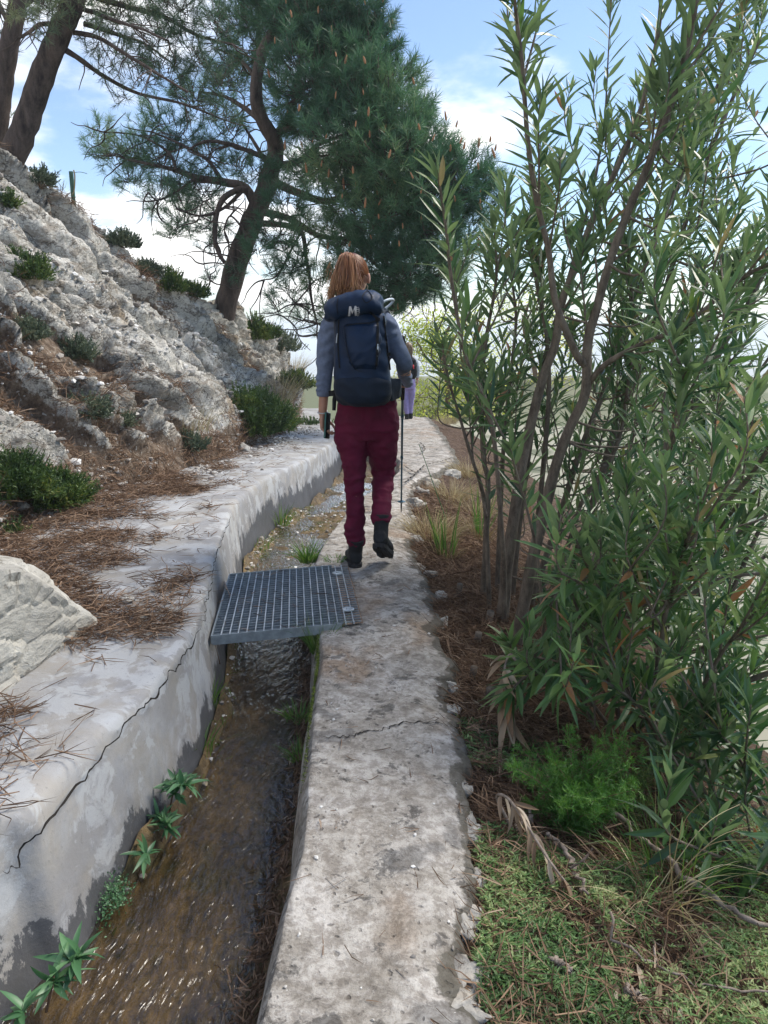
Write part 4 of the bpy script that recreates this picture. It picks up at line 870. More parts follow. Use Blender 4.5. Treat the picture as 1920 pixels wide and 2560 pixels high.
# feathery shrub and hillside shrubs
def sprig_shrub(name, c, r, n, label, mat, cat='shrub', L=.06, W=.003, group=None, squash=.8, fuzz=14, up=.8, stems=9):
    c = np.asarray(c, float); rt = thing(name, tuple(c), label, cat, group); mb = MB(); d = unit(rs.normal(size=(n, 3)) * np.array([1, 1, .8]) + np.array([0, 0, up * .55])); d[:, 2] = np.abs(d[:, 2]) * .95 + .02
    lob = 1 + .75 * fbm(d * 2.3 + c, 3, int(abs(c[0] * 100)) + 3); rr = r * lob * (.35 + .65 * rs.rand(n) ** .45); p = c + d * rr[:, None] * np.array([1, 1, squash])
    ax = unit(d + np.array([0, 0, up]) + rs.normal(0, .35, (n, 3))); sl = L * rs.uniform(.8, 2.0, n); tn = np.clip(.5 + .7 * fbm(p * 6 / max(r, .1) * .3, 2, 5), .02, .9)
    needles(mb, p, ax, sl * 1.1, W * 1.4, tn * .8)
    for k in range(fuzz):
        f = rs.rand(n); b = p + ax * (sl * f)[:, None]; nd = unit(ax * .8 + rs.normal(0, .7, (n, 3))); needles(mb, b, nd, L * rs.uniform(.3, .7, n) * (1.1 - .5 * f), W, np.clip(tn + rs.normal(0, .15, n), 0, 1))
    mb.build('foliage', M[mat], rt, smooth=False); mb = MB()
    for k in range(stems): dd = unit(rs.normal(size=3) + np.array([0, 0, 1.2])); dd[2] = abs(dd[2]); tube(mb, resample([c - np.array([0, 0, .05]), c + dd * r * .4, c + dd * r * .8 + rs.normal(0, .05 * r, 3)], 6), np.linspace(.014 * r + .002, .003, 6), 5)
    mb.build('stem', M['twig'], rt); recenter(rt); return rt
def plume_shrub(c, n, H, label, mat, L=.016, W=.0017, lean=.75):
    c = np.asarray(c, float); rt = thing('feathery_shrub', tuple(c), label, 'shrub'); mb = MB(); st = MB()
    for k in range(n):
        a = rs.uniform(0, 6.28); d = unit(np.array([math.cos(a) * lean * rs.rand(), math.sin(a) * lean * rs.rand(), 1])); h = H * rs.uniform(.45, 1.1); top = c + d * h + np.array([math.cos(a), math.sin(a), -.3]) * h * .22; m_ = c + d * h * .55; cc = resample([c, m_, top], 16); tube(st, cc, np.linspace(.0022, .0008, 16), 4)
        for j in range(3, 16):
            t = unit(cc[j] - cc[j - 1])
            for q in range(3):
                sd = unit(rs.normal(size=3) + t * .4 + np.array([0, 0, .2])); ln = .055 * (1.15 - j / 16) + .02; m2 = 16; f = rs.rand(m2); b = cc[j] + sd * (f * ln)[:, None] + rs.normal(0, .002, (m2, 3)); needles(mb, b, unit(sd * .7 + rs.normal(0, .6, (m2, 3)) + np.array([0, 0, .2])), L * rs.uniform(.6, 1.2, m2), W, np.clip(.35 + .4 * j / 16 + .3 * (q - 1) * .4 + rs.normal(0, .12, m2), 0, 1))
    mb.build('foliage', M[mat], rt, smooth=False); st.build('stem', M['twig'], rt); recenter(rt)
p = bank_px(1430, 2110); plume_shrub(p + np.array([0, .03, 0]), 42, .34, 'bright green feathery shrub growing low beneath the oleander', 'fern')
p = bank_px(1560, 2090); plume_shrub(p + np.array([0, .08, 0]), 20, .30, 'darker part-brown feathery shrub directly right of the bright green one', 'shrub', .014)
SH = [  # px, py (base), radius px, kind, label
 (625, 1085, 105, 'shrub', 2600, 'big rounded dark green shrub at the foot of the slope left of the near hiker'),
 (60, 700, 55, 'shrub', 500, 'dark green shrub high on the slope near the left edge'),
 (5, 520, 30, 'shrub', 300, 'small yellow-green shrub at the left edge, highest on the slope'),
 (120, 1270, 85, 'shrub', 1500, 'green juniper-like shrub at the slope foot, second from the left edge'),
 (20, 1250, 100, 'shrub', 1500, 'green juniper-like shrub cut by the left edge at the slope foot'),
 (10, 1370, 30, 'shrub', 250, 'small bright green sprig just above the big boulder'),
 (775, 1060, 60, 'shrub', 900, 'green shrub right beside the near hiker\'s left hand'),
 (300, 610, 42, 'shrub_grey', 320, 'grey-green shrub on the skyline, first to the right of the green post'),
 (90, 460, 32, 'shrub_grey', 220, 'small grey shrub on the skyline left of the green post'),
 (415, 730, 52, 'shrub', 500, 'dark green shrub on the skyline left of the big pine trunk'),
 (365, 690, 36, 'shrub_grey', 320, 'thin grey-green shrub on the skyline between two darker ones'),
 (480, 745, 40, 'shrub', 360, 'green shrub on the skyline touching the big pine trunk'),
 (640, 850, 55, 'shrub', 600, 'dark green shrub on the skyline right of the big pine trunk'),
 (700, 880, 50, 'shrub_grey', 450, 'loose grey-green shrub on the skyline nearer the hiker'),
 (745, 910, 40, 'shrub', 350, 'last dark shrub on the skyline before the near hiker\'s arm'),
 (180, 900, 50, 'shrub_grey', 300, 'spiky tuft in the gully above the brown needle fall'),
 (60, 850, 40, 'shrub_grey', 300, 'pale tuft of stalks at the top of the brown needle fall'),
 (205, 1050, 50, 'shrub_grey', 300, 'grey-green cushion in the lower gully, right of the brown needle fall'),
 (465, 1130, 38, 'shrub_grey', 240, 'low grey weed at the slope foot left of the big rounded shrub'),
 (300, 1070, 22, 'shrub_grey', 120, 'tiny tuft on the pale ridge in the middle of the slope'),
 (730, 975, 45, 'shrub_grey', 340, 'olive weed on the shoulder of the slope beyond the tall straw grass'),
 (405, 1250, 24, 'shrub_grey', 120, 'low weed at the edge of the gravel on the ledge')]
for px, py, rp, mt, n, lab in SH:
    p = None
    for dy in range(0, 200, 10):
        p = hill_px(px, py + dy)
        if p is not None: break
    if p is None: p = G(px, py, LEDGE)
    r = .85 * rp / FPX * (p[1] + .3); sprig_shrub('shrub', p + np.array([0, .1, 0]), r, n, lab, mt, L=.05 + .10 * r, W=.0035 + .0006 * p[1], squash=.95, group='shrubs on the rocky slope', fuzz=12)
# dark bushes closing the view behind the oleander, on the falling bank
# ------------------------------------------------------------------ pines
def crown_tufts(mb, tw, centers, radii, counts, needle, nn_, W, Lt, inner=None, squash=.75, droop=0.15, seedc=0):
    """tufts of needles in lumpy clumps, each on its own twig"""
    TP = []
    for c, r, k in zip(centers, radii, counts):
        d = unit(rs.normal(size=(k, 3))); rr = r * (.30 + .75 * rs.rand(k) ** .5) * (1 + .35 * fbm(d * 2 + c, 2, 3))
        p = c + d * rr[:, None] * np.array([1, 1, squash]); ax = unit(d * .8 + np.array([0, 0, .75]) + rs.normal(0, .35, (k, 3))); TP.append((p, ax, c))
        for j in range(0, k, 1):
            a = p[j]; b = a - ax[j] * Lt - d[j] * r * .12; tw.append((b, a + ax[j] * Lt * .3))
            if j % 6 == 0: tw.append((c + rs.normal(0, .1, 3) * r, b))
    p = np.concatenate([t[0] for t in TP]); ax = np.concatenate([t[1] for t in TP]); N = len(p)
    tt = np.clip(.45 + .8 * fbm(p * .9, 3, 31), .02, .95)
    for k in range(nn_):
        f = rs.rand(N) * Lt; b = p - ax * Lt * .55 + ax * f[:, None] * 1.4; nd = unit(ax * rs.uniform(.35, 1.2, (N, 1)) + unit(rs.normal(size=(N, 3))) * .85)
        needles(mb, b, nd, needle * rs.uniform(.7, 1.15, N), W, np.clip(tt + rs.normal(0, .13, N), 0, 1), .10)
    return p, ax
def twigs_mesh(tw, r=.006):
    a = np.array([t[0] for t in tw]); b = np.array([t[1] for t in tw]); d = unit(b - a); s = unit(np.cross(d, rs.normal(size=d.shape))); n = np.cross(d, s); mb = MB(); N = len(a); m = (a + b) / 2 + rs.normal(0, .03, a.shape) * np.linalg.norm(b - a, axis=1)[:, None]
    vs = []
    for c, k in ((a, 1.3), (m, 1.0), (b, .5)):
        for an in (0, 2.094, 4.189): vs.append(c + (s * math.cos(an) + n * math.sin(an)) * r * k)
    v = np.stack(vs, 1).reshape(-1, 3); q = [(i, (i + 1) % 3, 3 + (i + 1) % 3, 3 + i) for i in range(3)] + [(3 + i, 3 + (i + 1) % 3, 6 + (i + 1) % 3, 6 + i) for i in range(3)]
    mb.add(v, (np.array(q)[None] + (np.arange(N) * 9)[:, None, None]).reshape(-1, 4)); return mb
def limb(mb, pts, Y0, Y1, r0, r1, n=26, wob=.03):
    k = len(pts); w = [P(x, y, Y0 + (Y1 - Y0) * i / (k - 1)) for i, (x, y) in enumerate(pts)]; c = resample(w, n)
    c = c + wob * fbm(c * 1.7, 3, int(abs(pts[0][0])))[:, None] * unit(rs.normal(size=3)); tube(mb, c, np.linspace(r0, r1, n), 9, rough=.18); return c
# main pine
YP = 14.0
tr = MB(); trunk = limb(tr, [(552, 830), (567, 752), (592, 660), (630, 555), (660, 485), (677, 428), (690, 380), (683, 347), (655, 300), (640, 240), (650, 150), (690, 60), (720, -60), (740, -200)], YP, YP - 1.2, .21, .05, 60, .0)
br = MB()
LIMBS = [([(640, 520), (613, 470), (555, 455), (492, 445), (440, 425), (405, 417), (318, 399)], 0, .3, .085, .02), ([(680, 400), (642, 385), (578, 362), (520, 355), (470, 375)], -.1, -.6, .05, .015), ([(620, 480), (590, 478), (556, 500), (540, 545), (538, 600), (548, 635), (561, 655)], -.2, -.5, .055, .03),
 ([(672, 450), (740, 480), (810, 503), (870, 488), (926, 492), (1000, 470)], -.1, -1.6, .075, .025), ([(690, 410), (730, 410), (770, 388), (800, 360), (880, 330)], 0, -1.2, .06, .02), ([(640, 560), (690, 560), (752, 578), (765, 640), (775, 717), (793, 810)], -.1, -1.4, .055, .015),
 ([(650, 530), (720, 545), (800, 590), (880, 600), (960, 640)], 0, -1.5, .06, .02), ([(680, 350), (720, 300), (740, 230), (760, 120), (800, 30)], 0, -.6, .08, .03), ([(655, 310), (610, 270), (560, 240), (500, 230)], 0, .6, .05, .015), ([(645, 200), (600, 150), (540, 120)], 0, .4, .04, .015),
 ([(677, 430), (650, 380), (620, 330), (600, 300)], .1, .5, .04, .015), ([(613, 470), (560, 520), (500, 540), (440, 520)], .0, -.8, .035, .012), ([(555, 455), (520, 400), (450, 360), (380, 330)], .1, .4, .04, .012), ([(492, 445), (440, 480), (395, 500), (370, 480)], 0, -.4, .025, .01), ([(440, 425), (420, 380), (350, 340), (260, 330)], .1, .3, .03, .01),
 ([(740, 230), (830, 180), (920, 150), (980, 170)], -.4, -1.2, .05, .015), ([(700, 330), (800, 290), (900, 270), (1020, 310), (1120, 380)], -.3, -1.8, .05, .015), ([(926, 492), (1010, 530), (1080, 560), (1150, 600)], -1.4, -2.2, .03, .01), ([(880, 600), (960, 680), (1040, 720), (1090, 730)], -1.4, -2.2, .03, .01), ([(620, 600), (600, 560), (575, 540), (562, 580), (575, 620)], -.2, -.5, .02, .01), ([(752, 578), (720, 640), (690, 690), (660, 700)], -.9, -1.3, .02, .008),
 ([(775, 717), (740, 760), (720, 800)], -1.2, -1.4, .014, .006), ([(793, 780), (820, 815), (800, 840)], -1.4, -1.5, .012, .005), ([(640, 555), (600, 600), (520, 615), (510, 660), (525, 700)], -.3, -.8, .015, .006)]
for pts, a, b, r0, r1 in LIMBS: limb(br, pts, YP - .35 + a, YP - .35 + b, r0, r1)
for pts, a, b, r0, r1 in LIMBS:                                     # crooked dead side branches
    for k in range(7):
        i = rs.randint(1, len(pts)); x, y = pts[i]; an = rs.uniform(0, 6.28); q = [(x, y)]
        for s in range(4): an += rs.uniform(-.7, .7); q.append((q[-1][0] + math.cos(an) * rs.uniform(14, 34), q[-1][1] + math.sin(an) * rs.uniform(14, 34) * .8 + 4))
        yy_ = YP - .35 + a + (b - a) * i / (len(pts) - 1); limb(br, q, yy_, yy_ + rs.uniform(-.6, .6), .014, .004, 12, .02)
DENSE = [(700, 20, 95, -.8), (790, 70, 110, -1.4), (880, 40, 80, -1.6), (900, 130, 95, -1.8), (960, 210, 85, -2.0), (800, 200, 120, -1.8), (905, 250, 110, -2.2), (1000, 300, 85, -2.4), (860, 350, 115, -2.4), (975, 400, 120, -2.6), (1060, 380, 80, -2.6), (1150, 430, 75, -2.6), (1080, 470, 100, -2.8), (1180, 520, 60, -2.5), (1110, 580, 95, -2.7), (980, 520, 100, -2.6),
 (870, 490, 70, -2.0), (1040, 670, 105, -2.6), (940, 640, 90, -2.3), (1110, 690, 55, -2.6), (950, 745, 60, -2.2), (860, 600, 60, -1.8), (760, 300, 60, -.8), (1010, 745, 50, -2.4), (930, 400, 80, -1.0), (1020, 550, 90, -1.0), (840, 130, 90, -.4), (880, 700, 60, -2.0), (740, -40, 120, -.8), (1225, 455, 32, -2.5), (930, 60, 50, -1.7), (1045, 280, 40, -2.4)]
LOOSE = [(720, 500, 55, -1.6), (650, 430, 45, -1.2), (700, 590, 70, -1.8), (640, 100, 80, 0), (600, 40, 80, 0), (800, 420, 70, -1.2), (830, 560, 50, -1.6), (640, 620, 35, -1.2), (730, 660, 45, -1.5), (760, 420, 60, .3), (700, 230, 60, .4), (840, 770, 35, -1.8)]
SPARSE = [(245, 330, 40, .3), (285, 385, 60, .3), (350, 370, 65, .2), (330, 440, 50, .1), (400, 400, 70, .2), (400, 490, 55, -.2), (450, 450, 55, 0), (460, 540, 60, -.4), (430, 575, 40, -.6), (510, 480, 60, -.2), (520, 400, 55, 0), (450, 330, 60, .3), (560, 330, 60, .2), (500, 260, 70, .5), (570, 210, 70, .4), (600, 420, 45, .2), (590, 140, 70, .3), (540, 560, 45, -.4), (390, 300, 50, .5), (520, 610, 30, -.5), (700, 760, 40, -1.2), (770, 790, 45, -1.4), (820, 830, 35, -1.5), (730, 720, 45, -1.3), (690, 680, 30, -1.2), (590, 680, 28, -.5), (530, 690, 22, -.5), (800, 700, 55, -1.6), (760, 560, 45, -1.0)]
def clumps(lst, Y, dens):
    C_ = np.array([P(x, y, Y + dy) for x, y, r, dy in lst]); R_ = np.array([r / FPX * (Y + dy) for x, y, r, dy in lst]); K = [max(6, int(dens * r * r)) for r in R_]; return C_, R_, K
pt = thing('pine_tree', tuple(P(560, 775, YP)), 'big dark green pine with twisted trunk and dense cone-bearing crown behind the near hiker', 'tree')
tr.build('trunk', M['pine_bark'], pt)
mb = MB(); tw = []; cp_, ca_ = crown_tufts(mb, tw, *clumps(DENSE, YP, 430), .17, 44, .0056, .12)
crown_tufts(mb, tw, *clumps(LOOSE, YP, 300), .16, 40, .0054, .10); lp, la = crown_tufts(mb, tw, *clumps(SPARSE, YP, 250), .15, 36, .0048, .12)
mb.build('crown', M['pine'], pt, smooth=False); tm = twigs_mesh(tw, .006); br.add(np.concatenate(tm.v), q=np.concatenate(tm.q)); br.build('branches', M['pine_bark'], pt)
# pollen cones: upright candles at the tips facing the path
cone = MB(); loft(cone, [(np.array([0, 0, z]), r, r, (1, 0, 0), (0, 1, 0)) for z, r in ((0, .008), (.02, .019), (.06, .021), (.10, .014), (.12, .003))], 7); cme = cone.mesh('pollen_cone', M['cone'])
rx_ = np.array([0, 1.0, 0]); sc = -(cp_[:, 1]) + rs.rand(len(cp_)) * 2.0; first = True
def _px(p): v = p - np.array([0, 0, CZ]); zc = v[:, 1] * cp - v[:, 2] * sp; return np.stack([960 + FPX * v[:, 0] / zc, 1280 - FPX * (v[:, 1] * sp + v[:, 2] * cp) / zc], -1)
tips = cp_ + ca_ * .16; tb = np.floor(_px(tips) / 24).astype(int); best = {}
for i in range(len(tips)):
    kx = (tb[i, 0], tb[i, 1])
    if kx not in best or tips[i, 1] < tips[best[kx], 1]: best[kx] = i
pick = [i for i in best.values() if _px(tips[i:i + 1])[0, 1] > 0]
for i in np.array(pick)[rs.permutation(len(pick))[:98]]:
    o = link('pollen_cone', cme, pt); o.rotation_euler = (rs.normal(0, .2), rs.normal(0, .2), 0); o.location = Vector(cp_[i] + ca_[i] * .13 + np.array([0, -.05, .02])) - Vector(pt.location); k_ = rs.uniform(.45, .85); o.scale = (k_, k_, k_ * rs.uniform(.9, 1.6))
inv = Vector(pt.location)
for ch in pt.children:
    if ch.data is not cme: ch.data.transform(Matrix.Translation(-inv))

# two pines at the top left
def side_pine(base, trunk_px, Y, r0, limbs, sparse, label, dens=95):
    rt = thing('pine_tree', tuple(P(*base, Y)), label, 'tree'); mb = MB(); limb(mb, trunk_px, Y, Y - .4, r0, r0 * .62, 40, .0); mb.build('trunk', M['pine_bark'], rt)
    mb = MB()
    for pts, a, b, q0, q1 in limbs:
        limb(mb, pts, Y + a, Y + b, q0, q1)
        for k in range(8):
            i = rs.randint(1, len(pts)); x, y = pts[i]; an = rs.uniform(.2, 2.2); q = [(x, y)]
            for s in range(3): an += rs.uniform(-.5, .5); q.append((q[-1][0] + math.cos(an) * 28, q[-1][1] + math.sin(an) * 24))
            yk = Y + a + (b - a) * i / (len(pts) - 1); limb(mb, q, yk, yk + rs.uniform(-.5, .5), .009, .003, 10, .02)
    bmb = mb; mb = MB(); tw = []; crown_tufts(mb, tw, *clumps(sparse, Y, dens * 1.4), .12, 34, .0038, .09); mb.build('crown', M['pine_far'], rt, smooth=False); tm = twigs_mesh(tw, .0045); bmb.add(np.concatenate(tm.v), q=np.concatenate(tm.q)); bmb.build('branches', M['pine_bark'], rt); recenter(rt)
side_pine((15, 425), [(-15, 520), (12, 430), (58, 330), (87, 243), (122, 145), (156, 70), (185, 0), (215, -120), (240, -260)], 10.2, .165,
 [([(165, 125), (210, 155), (260, 190), (347, 232), (463, 262), (560, 300)], -.2, .6, .035, .01), ([(185, 80), (250, 95), (320, 140), (380, 175), (470, 230)], -.2, -.6, .03, .01), ([(200, -20), (300, 12), (405, 40), (492, 87), (580, 110)], 0, .5, .04, .012), ([(190, 20), (260, 40), (330, 60), (420, 100)], 0, -.9, .03, .01), ([(150, 60), (100, 60), (70, 80), (45, 95)], 0, -.4, .03, .015), ([(210, 60), (300, 90), (360, 110), (430, 160)], .1, 1.0, .03, .01)],
 [(230, 90, 45, -.3), (300, 130, 60, 0), (350, 190, 50, 0), (420, 190, 60, .2), (400, 90, 65, 0), (480, 120, 60, .2), (330, 50, 70, .2), (270, 20, 70, 0), (200, 0, 60, -.4), (120, 10, 60, -.5), (470, 40, 70, .2), (540, 60, 60, .2), (480, 230, 50, .4), (560, 190, 50, .5), (100, 60, 45, -.6), (420, 10, 70, 0), (340, -30, 80, 0), (250, 160, 35, 0), (560, 280, 40, .5), (300, 240, 28, .2), (40, 20, 45, -.4), (180, 30, 50, .3), (400, 140, 45, .6), (520, 160, 50, .8)],
 'leaning bare-trunked pine at the top left with thin drooping branches', 190)
side_pine((-20, 500), [(-30, 520), (-12, 350), (2, 260), (20, 130), (38, 40), (52, -40), (70, -200)], 11.0, .14, [([(30, 80), (0, 20), (-40, -30)], 0, .3, .04, .02), ([(40, 30), (80, 0), (120, -30)], 0, .3, .04, .02)], [(20, 20, 60, 0), (-20, 60, 50, .2), (70, -10, 60, 0), (0, 110, 30, .2)], 'pine whose trunk stands at the very top left corner, left of the leaning pine', 150)
mb = MB(); tw = []; rt = thing('conifer', tuple(P(-30, 420, 16)), 'small light green conifer peeping past the left edge behind the leaning pine', 'tree'); crown_tufts(mb, tw, *clumps([(-10, 300, 40, 0), (0, 350, 38, 0), (-25, 400, 40, 0), (-20, 250, 25, 0)], 16, 160), .12, 34, .006, .1); mb.build('crown', M['shrub'], rt, smooth=False)
mb = MB(); limb(mb, [(-30, 520), (-25, 380), (-15, 250)], 16, 16, .08, .03, 12, 0); mb.build('trunk', M['pine_bark'], rt); recenter(rt)

# sunlit yellow-green trees beyond the path crest
def leafy_tree(Y, base, limbs, cl, dens, label, mat='yellow', L=.095):
    rt = thing('deciduous_tree', tuple(P(*base, Y)), label, 'tree'); mb = MB()
    for pts, r0, r1 in limbs: limb(mb, pts, Y, Y + rs.uniform(-.6, .6), r0, r1, 18, .05)
    tmb = mb; mb = MB(); tw = []
    for x, y, r, dy in cl:
        c = P(x, y, Y + dy); R_ = r / FPX * Y; k = int(dens * R_ * R_); d = unit(rs.normal(size=(k, 3))); p = c + d * (R_ * rs.rand(k) ** .45)[:, None]; g = fbm(p * 2.2, 3, 7) + rs.normal(0, .12, k) > -.15; p = p[g]; leaves(mb, p, rand_dirs(len(p)), L * rs.uniform(.6, 1.2, len(p)), L * .7, np.clip(.5 + .5 * fbm(p, 2, 9) + rs.normal(0, .2, len(p)), 0, 1), .2, 2)
        for j in range(10): tw.append((c + rs.normal(0, R_ * .3, 3), c + rand_dirs(1)[0] * R_))
    mb.build('crown', M[mat], rt, smooth=False); tm = twigs_mesh(tw, .009); tmb.add(np.concatenate(tm.v), q=np.concatenate(tm.q)); tmb.build('trunk', M['twig'], rt); recenter(rt)
leafy_tree(24, (1110, 1075), [([(1110, 1080), (1120, 980), (1105, 880), (1130, 800)], .09, .03), ([(1115, 980), (1170, 920), (1200, 860)], .05, .02), ([(1118, 940), (1070, 900), (1040, 850)], .05, .02)], [(1060, 850, 55, 0), (1100, 800, 60, 0), (1080, 920, 60, -.4), (1130, 880, 60, .3), (1060, 990, 50, -.3), (1120, 980, 60, 0), (1180, 830, 60, .4), (1190, 920, 60, .2), (1180, 1000, 55, 0), (1030, 800, 35, 0), (1090, 1035, 40, -.3), (1150, 1050, 45, 0), (1020, 930, 40, .5), (1010, 860, 40, 0), (1230, 1040, 60, 0), (1220, 960, 60, 0), (1060, 1065, 45, -1), (1110, 1070, 50, -1), (1170, 1080, 50, 0), (1240, 1100, 60, 0), (1010, 980, 40, 1), (1040, 870, 50, .6), (1150, 950, 60, .8), (1090, 860, 55, .9), (1060, 1050, 35, 0), (1030, 1010, 35, 0)], 1200, 'sunlit yellow-green tree beyond the end of the path right of the far hiker')
leafy_tree(27, (1330, 1120), [([(1330, 1120), (1340, 950), (1310, 800), (1350, 720)], .12, .03), ([(1335, 950), (1400, 870), (1440, 830)], .06, .02)], [(1260, 850, 70, 0), (1320, 780, 70, 0), (1380, 840, 75, 0), (1300, 930, 75, 0), (1400, 950, 75, 0), (1340, 1020, 70, 0), (1250, 1000, 60, 0), (1440, 870, 50, 0), (1250, 760, 50, 0)], 500, 'second yellow-green tree seen through the oleander stems')

# green steel post on the skyline
Yp = 11.2; rt = thing('fence_post', tuple(P(180, 512, Yp)), 'lone green steel post with a short wire on the skyline left of the big pine', 'post'); mb = MB(); b_, t_ = P(180, 530, Yp), P(181, 428, Yp)
box(mb, (b_ + t_) / 2, (.022, .003, (t_[2] - b_[2]) / 2)); box(mb, (b_ + t_) / 2 + np.array([.021, .018, 0]), (.003, .016, (t_[2] - b_[2]) / 2)); mb.build('angle_iron', M['post'], rt, smooth=False)
mb = MB(); tube(mb, resample([P(184, 432, Yp), P(200, 430, Yp), P(218, 434, Yp)], 8), .004, 5); mb.build('wire', M['post'], rt); mb = MB(); tube(mb, resample([P(184, 425, Yp), P(187, 440, Yp), P(186, 470, Yp), P(182, 488, Yp)], 10), .010, 6); mb.build('loose_strap', M['drygrass'], rt); recenter(rt)
# ------------------------------------------------------------------ oleanders
def shoot_leaves(mb, c, L, W, k0, n, tintb=.45, spread=.8):
    """whorls of three along the outer part of a shoot"""
    m = len(c); t, U_, V_ = frames(c); B, D, LL, T = [], [], [], []
    for j in range(n):
        f = k0 + (1 - k0) * (j / max(n - 1, 1)) ** .9; i = min(int(f * (m - 1)), m - 2); g = f * (m - 1) - i; b = c[i] * (1 - g) + c[i + 1] * g; a0 = j * 1.05 + rs.uniform(-.2, .2)
        for w in range(3):
            if rs.rand() < .16 + .35 * (1 - f) ** 2: continue
            a = a0 + w * 2.094 + rs.normal(0, .15); rad = U_[i] * math.cos(a) + V_[i] * math.sin(a); sp_ = spread * (1.55 - .85 * f) * rs.uniform(.7, 1.35)
            d = unit(t[i] * 1.0 + rad * sp_ + np.array([0, 0, -.12 * (1 - f)])); B.append(b); D.append(d); LL.append(L * 1.36 * rs.uniform(.65, 1.15) * (1 - .45 * max(0, f - .85) / .15)); T.append(tintb + rs.normal(0, .16) + (.5 if rs.rand() < .05 else 0))
    B, D, LL, T = map(np.array, (B, D, LL, T))
    if len(B): leaves(mb, B, D, LL, W * 1.0 * rs.uniform(.75, 1.25, len(B)), np.clip(T, 0, 1), rs.uniform(.0, .28, len(B)), 4, fold=.3)
OLE = [  # (photo pixels, distance at the base, distance at the top, radii, where the leafy shoots start, number of side shoots, label)
 ([(1261, 1560), (1261, 1440), (1255, 1340), (1238, 1124), (1214, 1002), (1163, 887), (1128, 694), (1116, 579), (1093, 425)], 3.9, 3.3, .016, .005, .40, 5),
 ([(1284, 1690), (1290, 1610), (1313, 1494), (1336, 1379), (1365, 1263), (1388, 1170), (1423, 1072), (1463, 985), (1469, 860), (1492, 770), (1521, 665), (1573, 521), (1614, 428), (1672, 278), (1712, 145), (1741, 0), (1760, -120)], 3.65, 3.2, .036, .010, .50, 9),
 ([(1469, 915), (1450, 900), (1429, 860), (1388, 752), (1371, 625), (1342, 503), (1319, 347), (1307, 174), (1290, 35), (1280, -40)], 3.45, 3.1, .020, .005, .42, 8),
 ([(1250, 1620), (1255, 1552), (1261, 1494), (1272, 1379), (1290, 1263), (1307, 1147), (1330, 1049), (1359, 939), (1388, 860), (1406, 752), (1440, 665), (1481, 550), (1539, 428), (1597, 289), (1643, 98), (1655, -60)], 3.95, 3.7, .040, .008, .50, 8),
 ([(1209, 1500), (1209, 1465), (1215, 1350), (1220, 1205), (1209, 1147), (1203, 1008), (1215, 850), (1240, 700), (1236, 560)], 4.3, 4.0, .022, .006, .5, 6),
 ([(1225, 1500), (1215, 1300), (1203, 1217), (1180, 1147), (1151, 1049), (1122, 950), (1105, 860)], 4.1, 3.7, .014, .005, .45, 4),
 ([(1472, 970), (1475, 956), (1515, 910), (1597, 864), (1712, 812), (1850, 700), (1960, 640)], 3.55, 3.0, .016, .007, .35, 6),
 ([(1320, 1700), (1340, 1640), (1388, 1465), (1435, 1320), (1458, 1250), (1539, 1124), (1568, 974), (1585, 800), (1570, 640), (1590, 500)], 4.2, 4.3, .020, .006, .5, 7),
 ([(1370, 1660), (1480, 1520), (1533, 1454), (1597, 1350), (1643, 1263), (1672, 1124), (1701, 990), (1715, 920)], 3.4, 2.7, .015, .006, .35, 6),
 ([(1533, 1460), (1625, 1408), (1753, 1315), (1863, 1205), (1920, 1124), (2010, 1000)], 3.2, 2.8, .013, .007, .25, 6),
 ([(1390, 1720), (1365, 1656), (1353, 1494), (1342, 1379), (1319, 1280), (1290, 1176), (1275, 1120)], 3.3, 3.1, .010, .004, .55, 2),
 ([(1300, 1650), (1330, 1500), (1345, 1300), (1360, 1150), (1372, 980), (1366, 840), (1340, 700), (1330, 600), (1345, 480)], 4.4, 4.3, .022, .006, .5, 7),
 ([(1330, 1680), (1420, 1450), (1500, 1200), (1560, 1000), (1640, 800), (1700, 600), (1760, 420), (1830, 250), (1900, 100)], 4.3, 4.6, .028, .008, .42, 10),
 ([(1350, 1680), (1450, 1500), (1560, 1300), (1680, 1100), (1790, 900), (1880, 740), (1960, 600)], 4.2, 4.4, .026, .008, .40, 10),
 ([(1290, 1600), (1380, 1350), (1450, 1130), (1520, 950), (1600, 700), (1680, 480), (1740, 330), (1830, 130), (1860, 0)], 4.6, 5.0, .025, .008, .42, 10),
 ([(1275, 1540), (1300, 1300), (1330, 1080), (1360, 900), (1420, 700), (1480, 480), (1500, 380), (1515, 320)], 4.5, 4.6, .020, .005, .55, 5),
 ([(1400, 1700), (1550, 1560), (1700, 1450), (1850, 1330), (2000, 1200)], 3.9, 3.6, .020, .009, .35, 8),
 ([(1240, 1560), (1250, 1300), (1260, 1100), (1275, 950), (1290, 800), (1280, 690), (1290, 590)], 4.6, 4.8, .018, .005, .5, 6)]
main_base = bank_px(1290, 1640); ole = thing('oleander', tuple(main_base), 'tall oleander with many grey stems rising beside the walkway to the top edge', 'shrub')
def to_px(p):
    v = np.asarray(p, float) - np.array([0, 0, CZ]); zc = v[1] * cp - v[2] * sp; return 960 + FPX * v[0] / zc, 1280 - FPX * (v[1] * sp + v[2] * cp) / zc
def blocked(p):                                                     # the path side is kept open, as walkers keep it
    x, y = to_px(p)
    if p[1] < 3.75 and 1180 < x < 1480 and 620 < y < 1480 and rs.rand() < .8: return True
    return x < np.interp(y, [300, 420, 960, 1100, 1250, 1500, 1650], [1200, 1080, 1100, 1150, 1220, 1240, 1250])
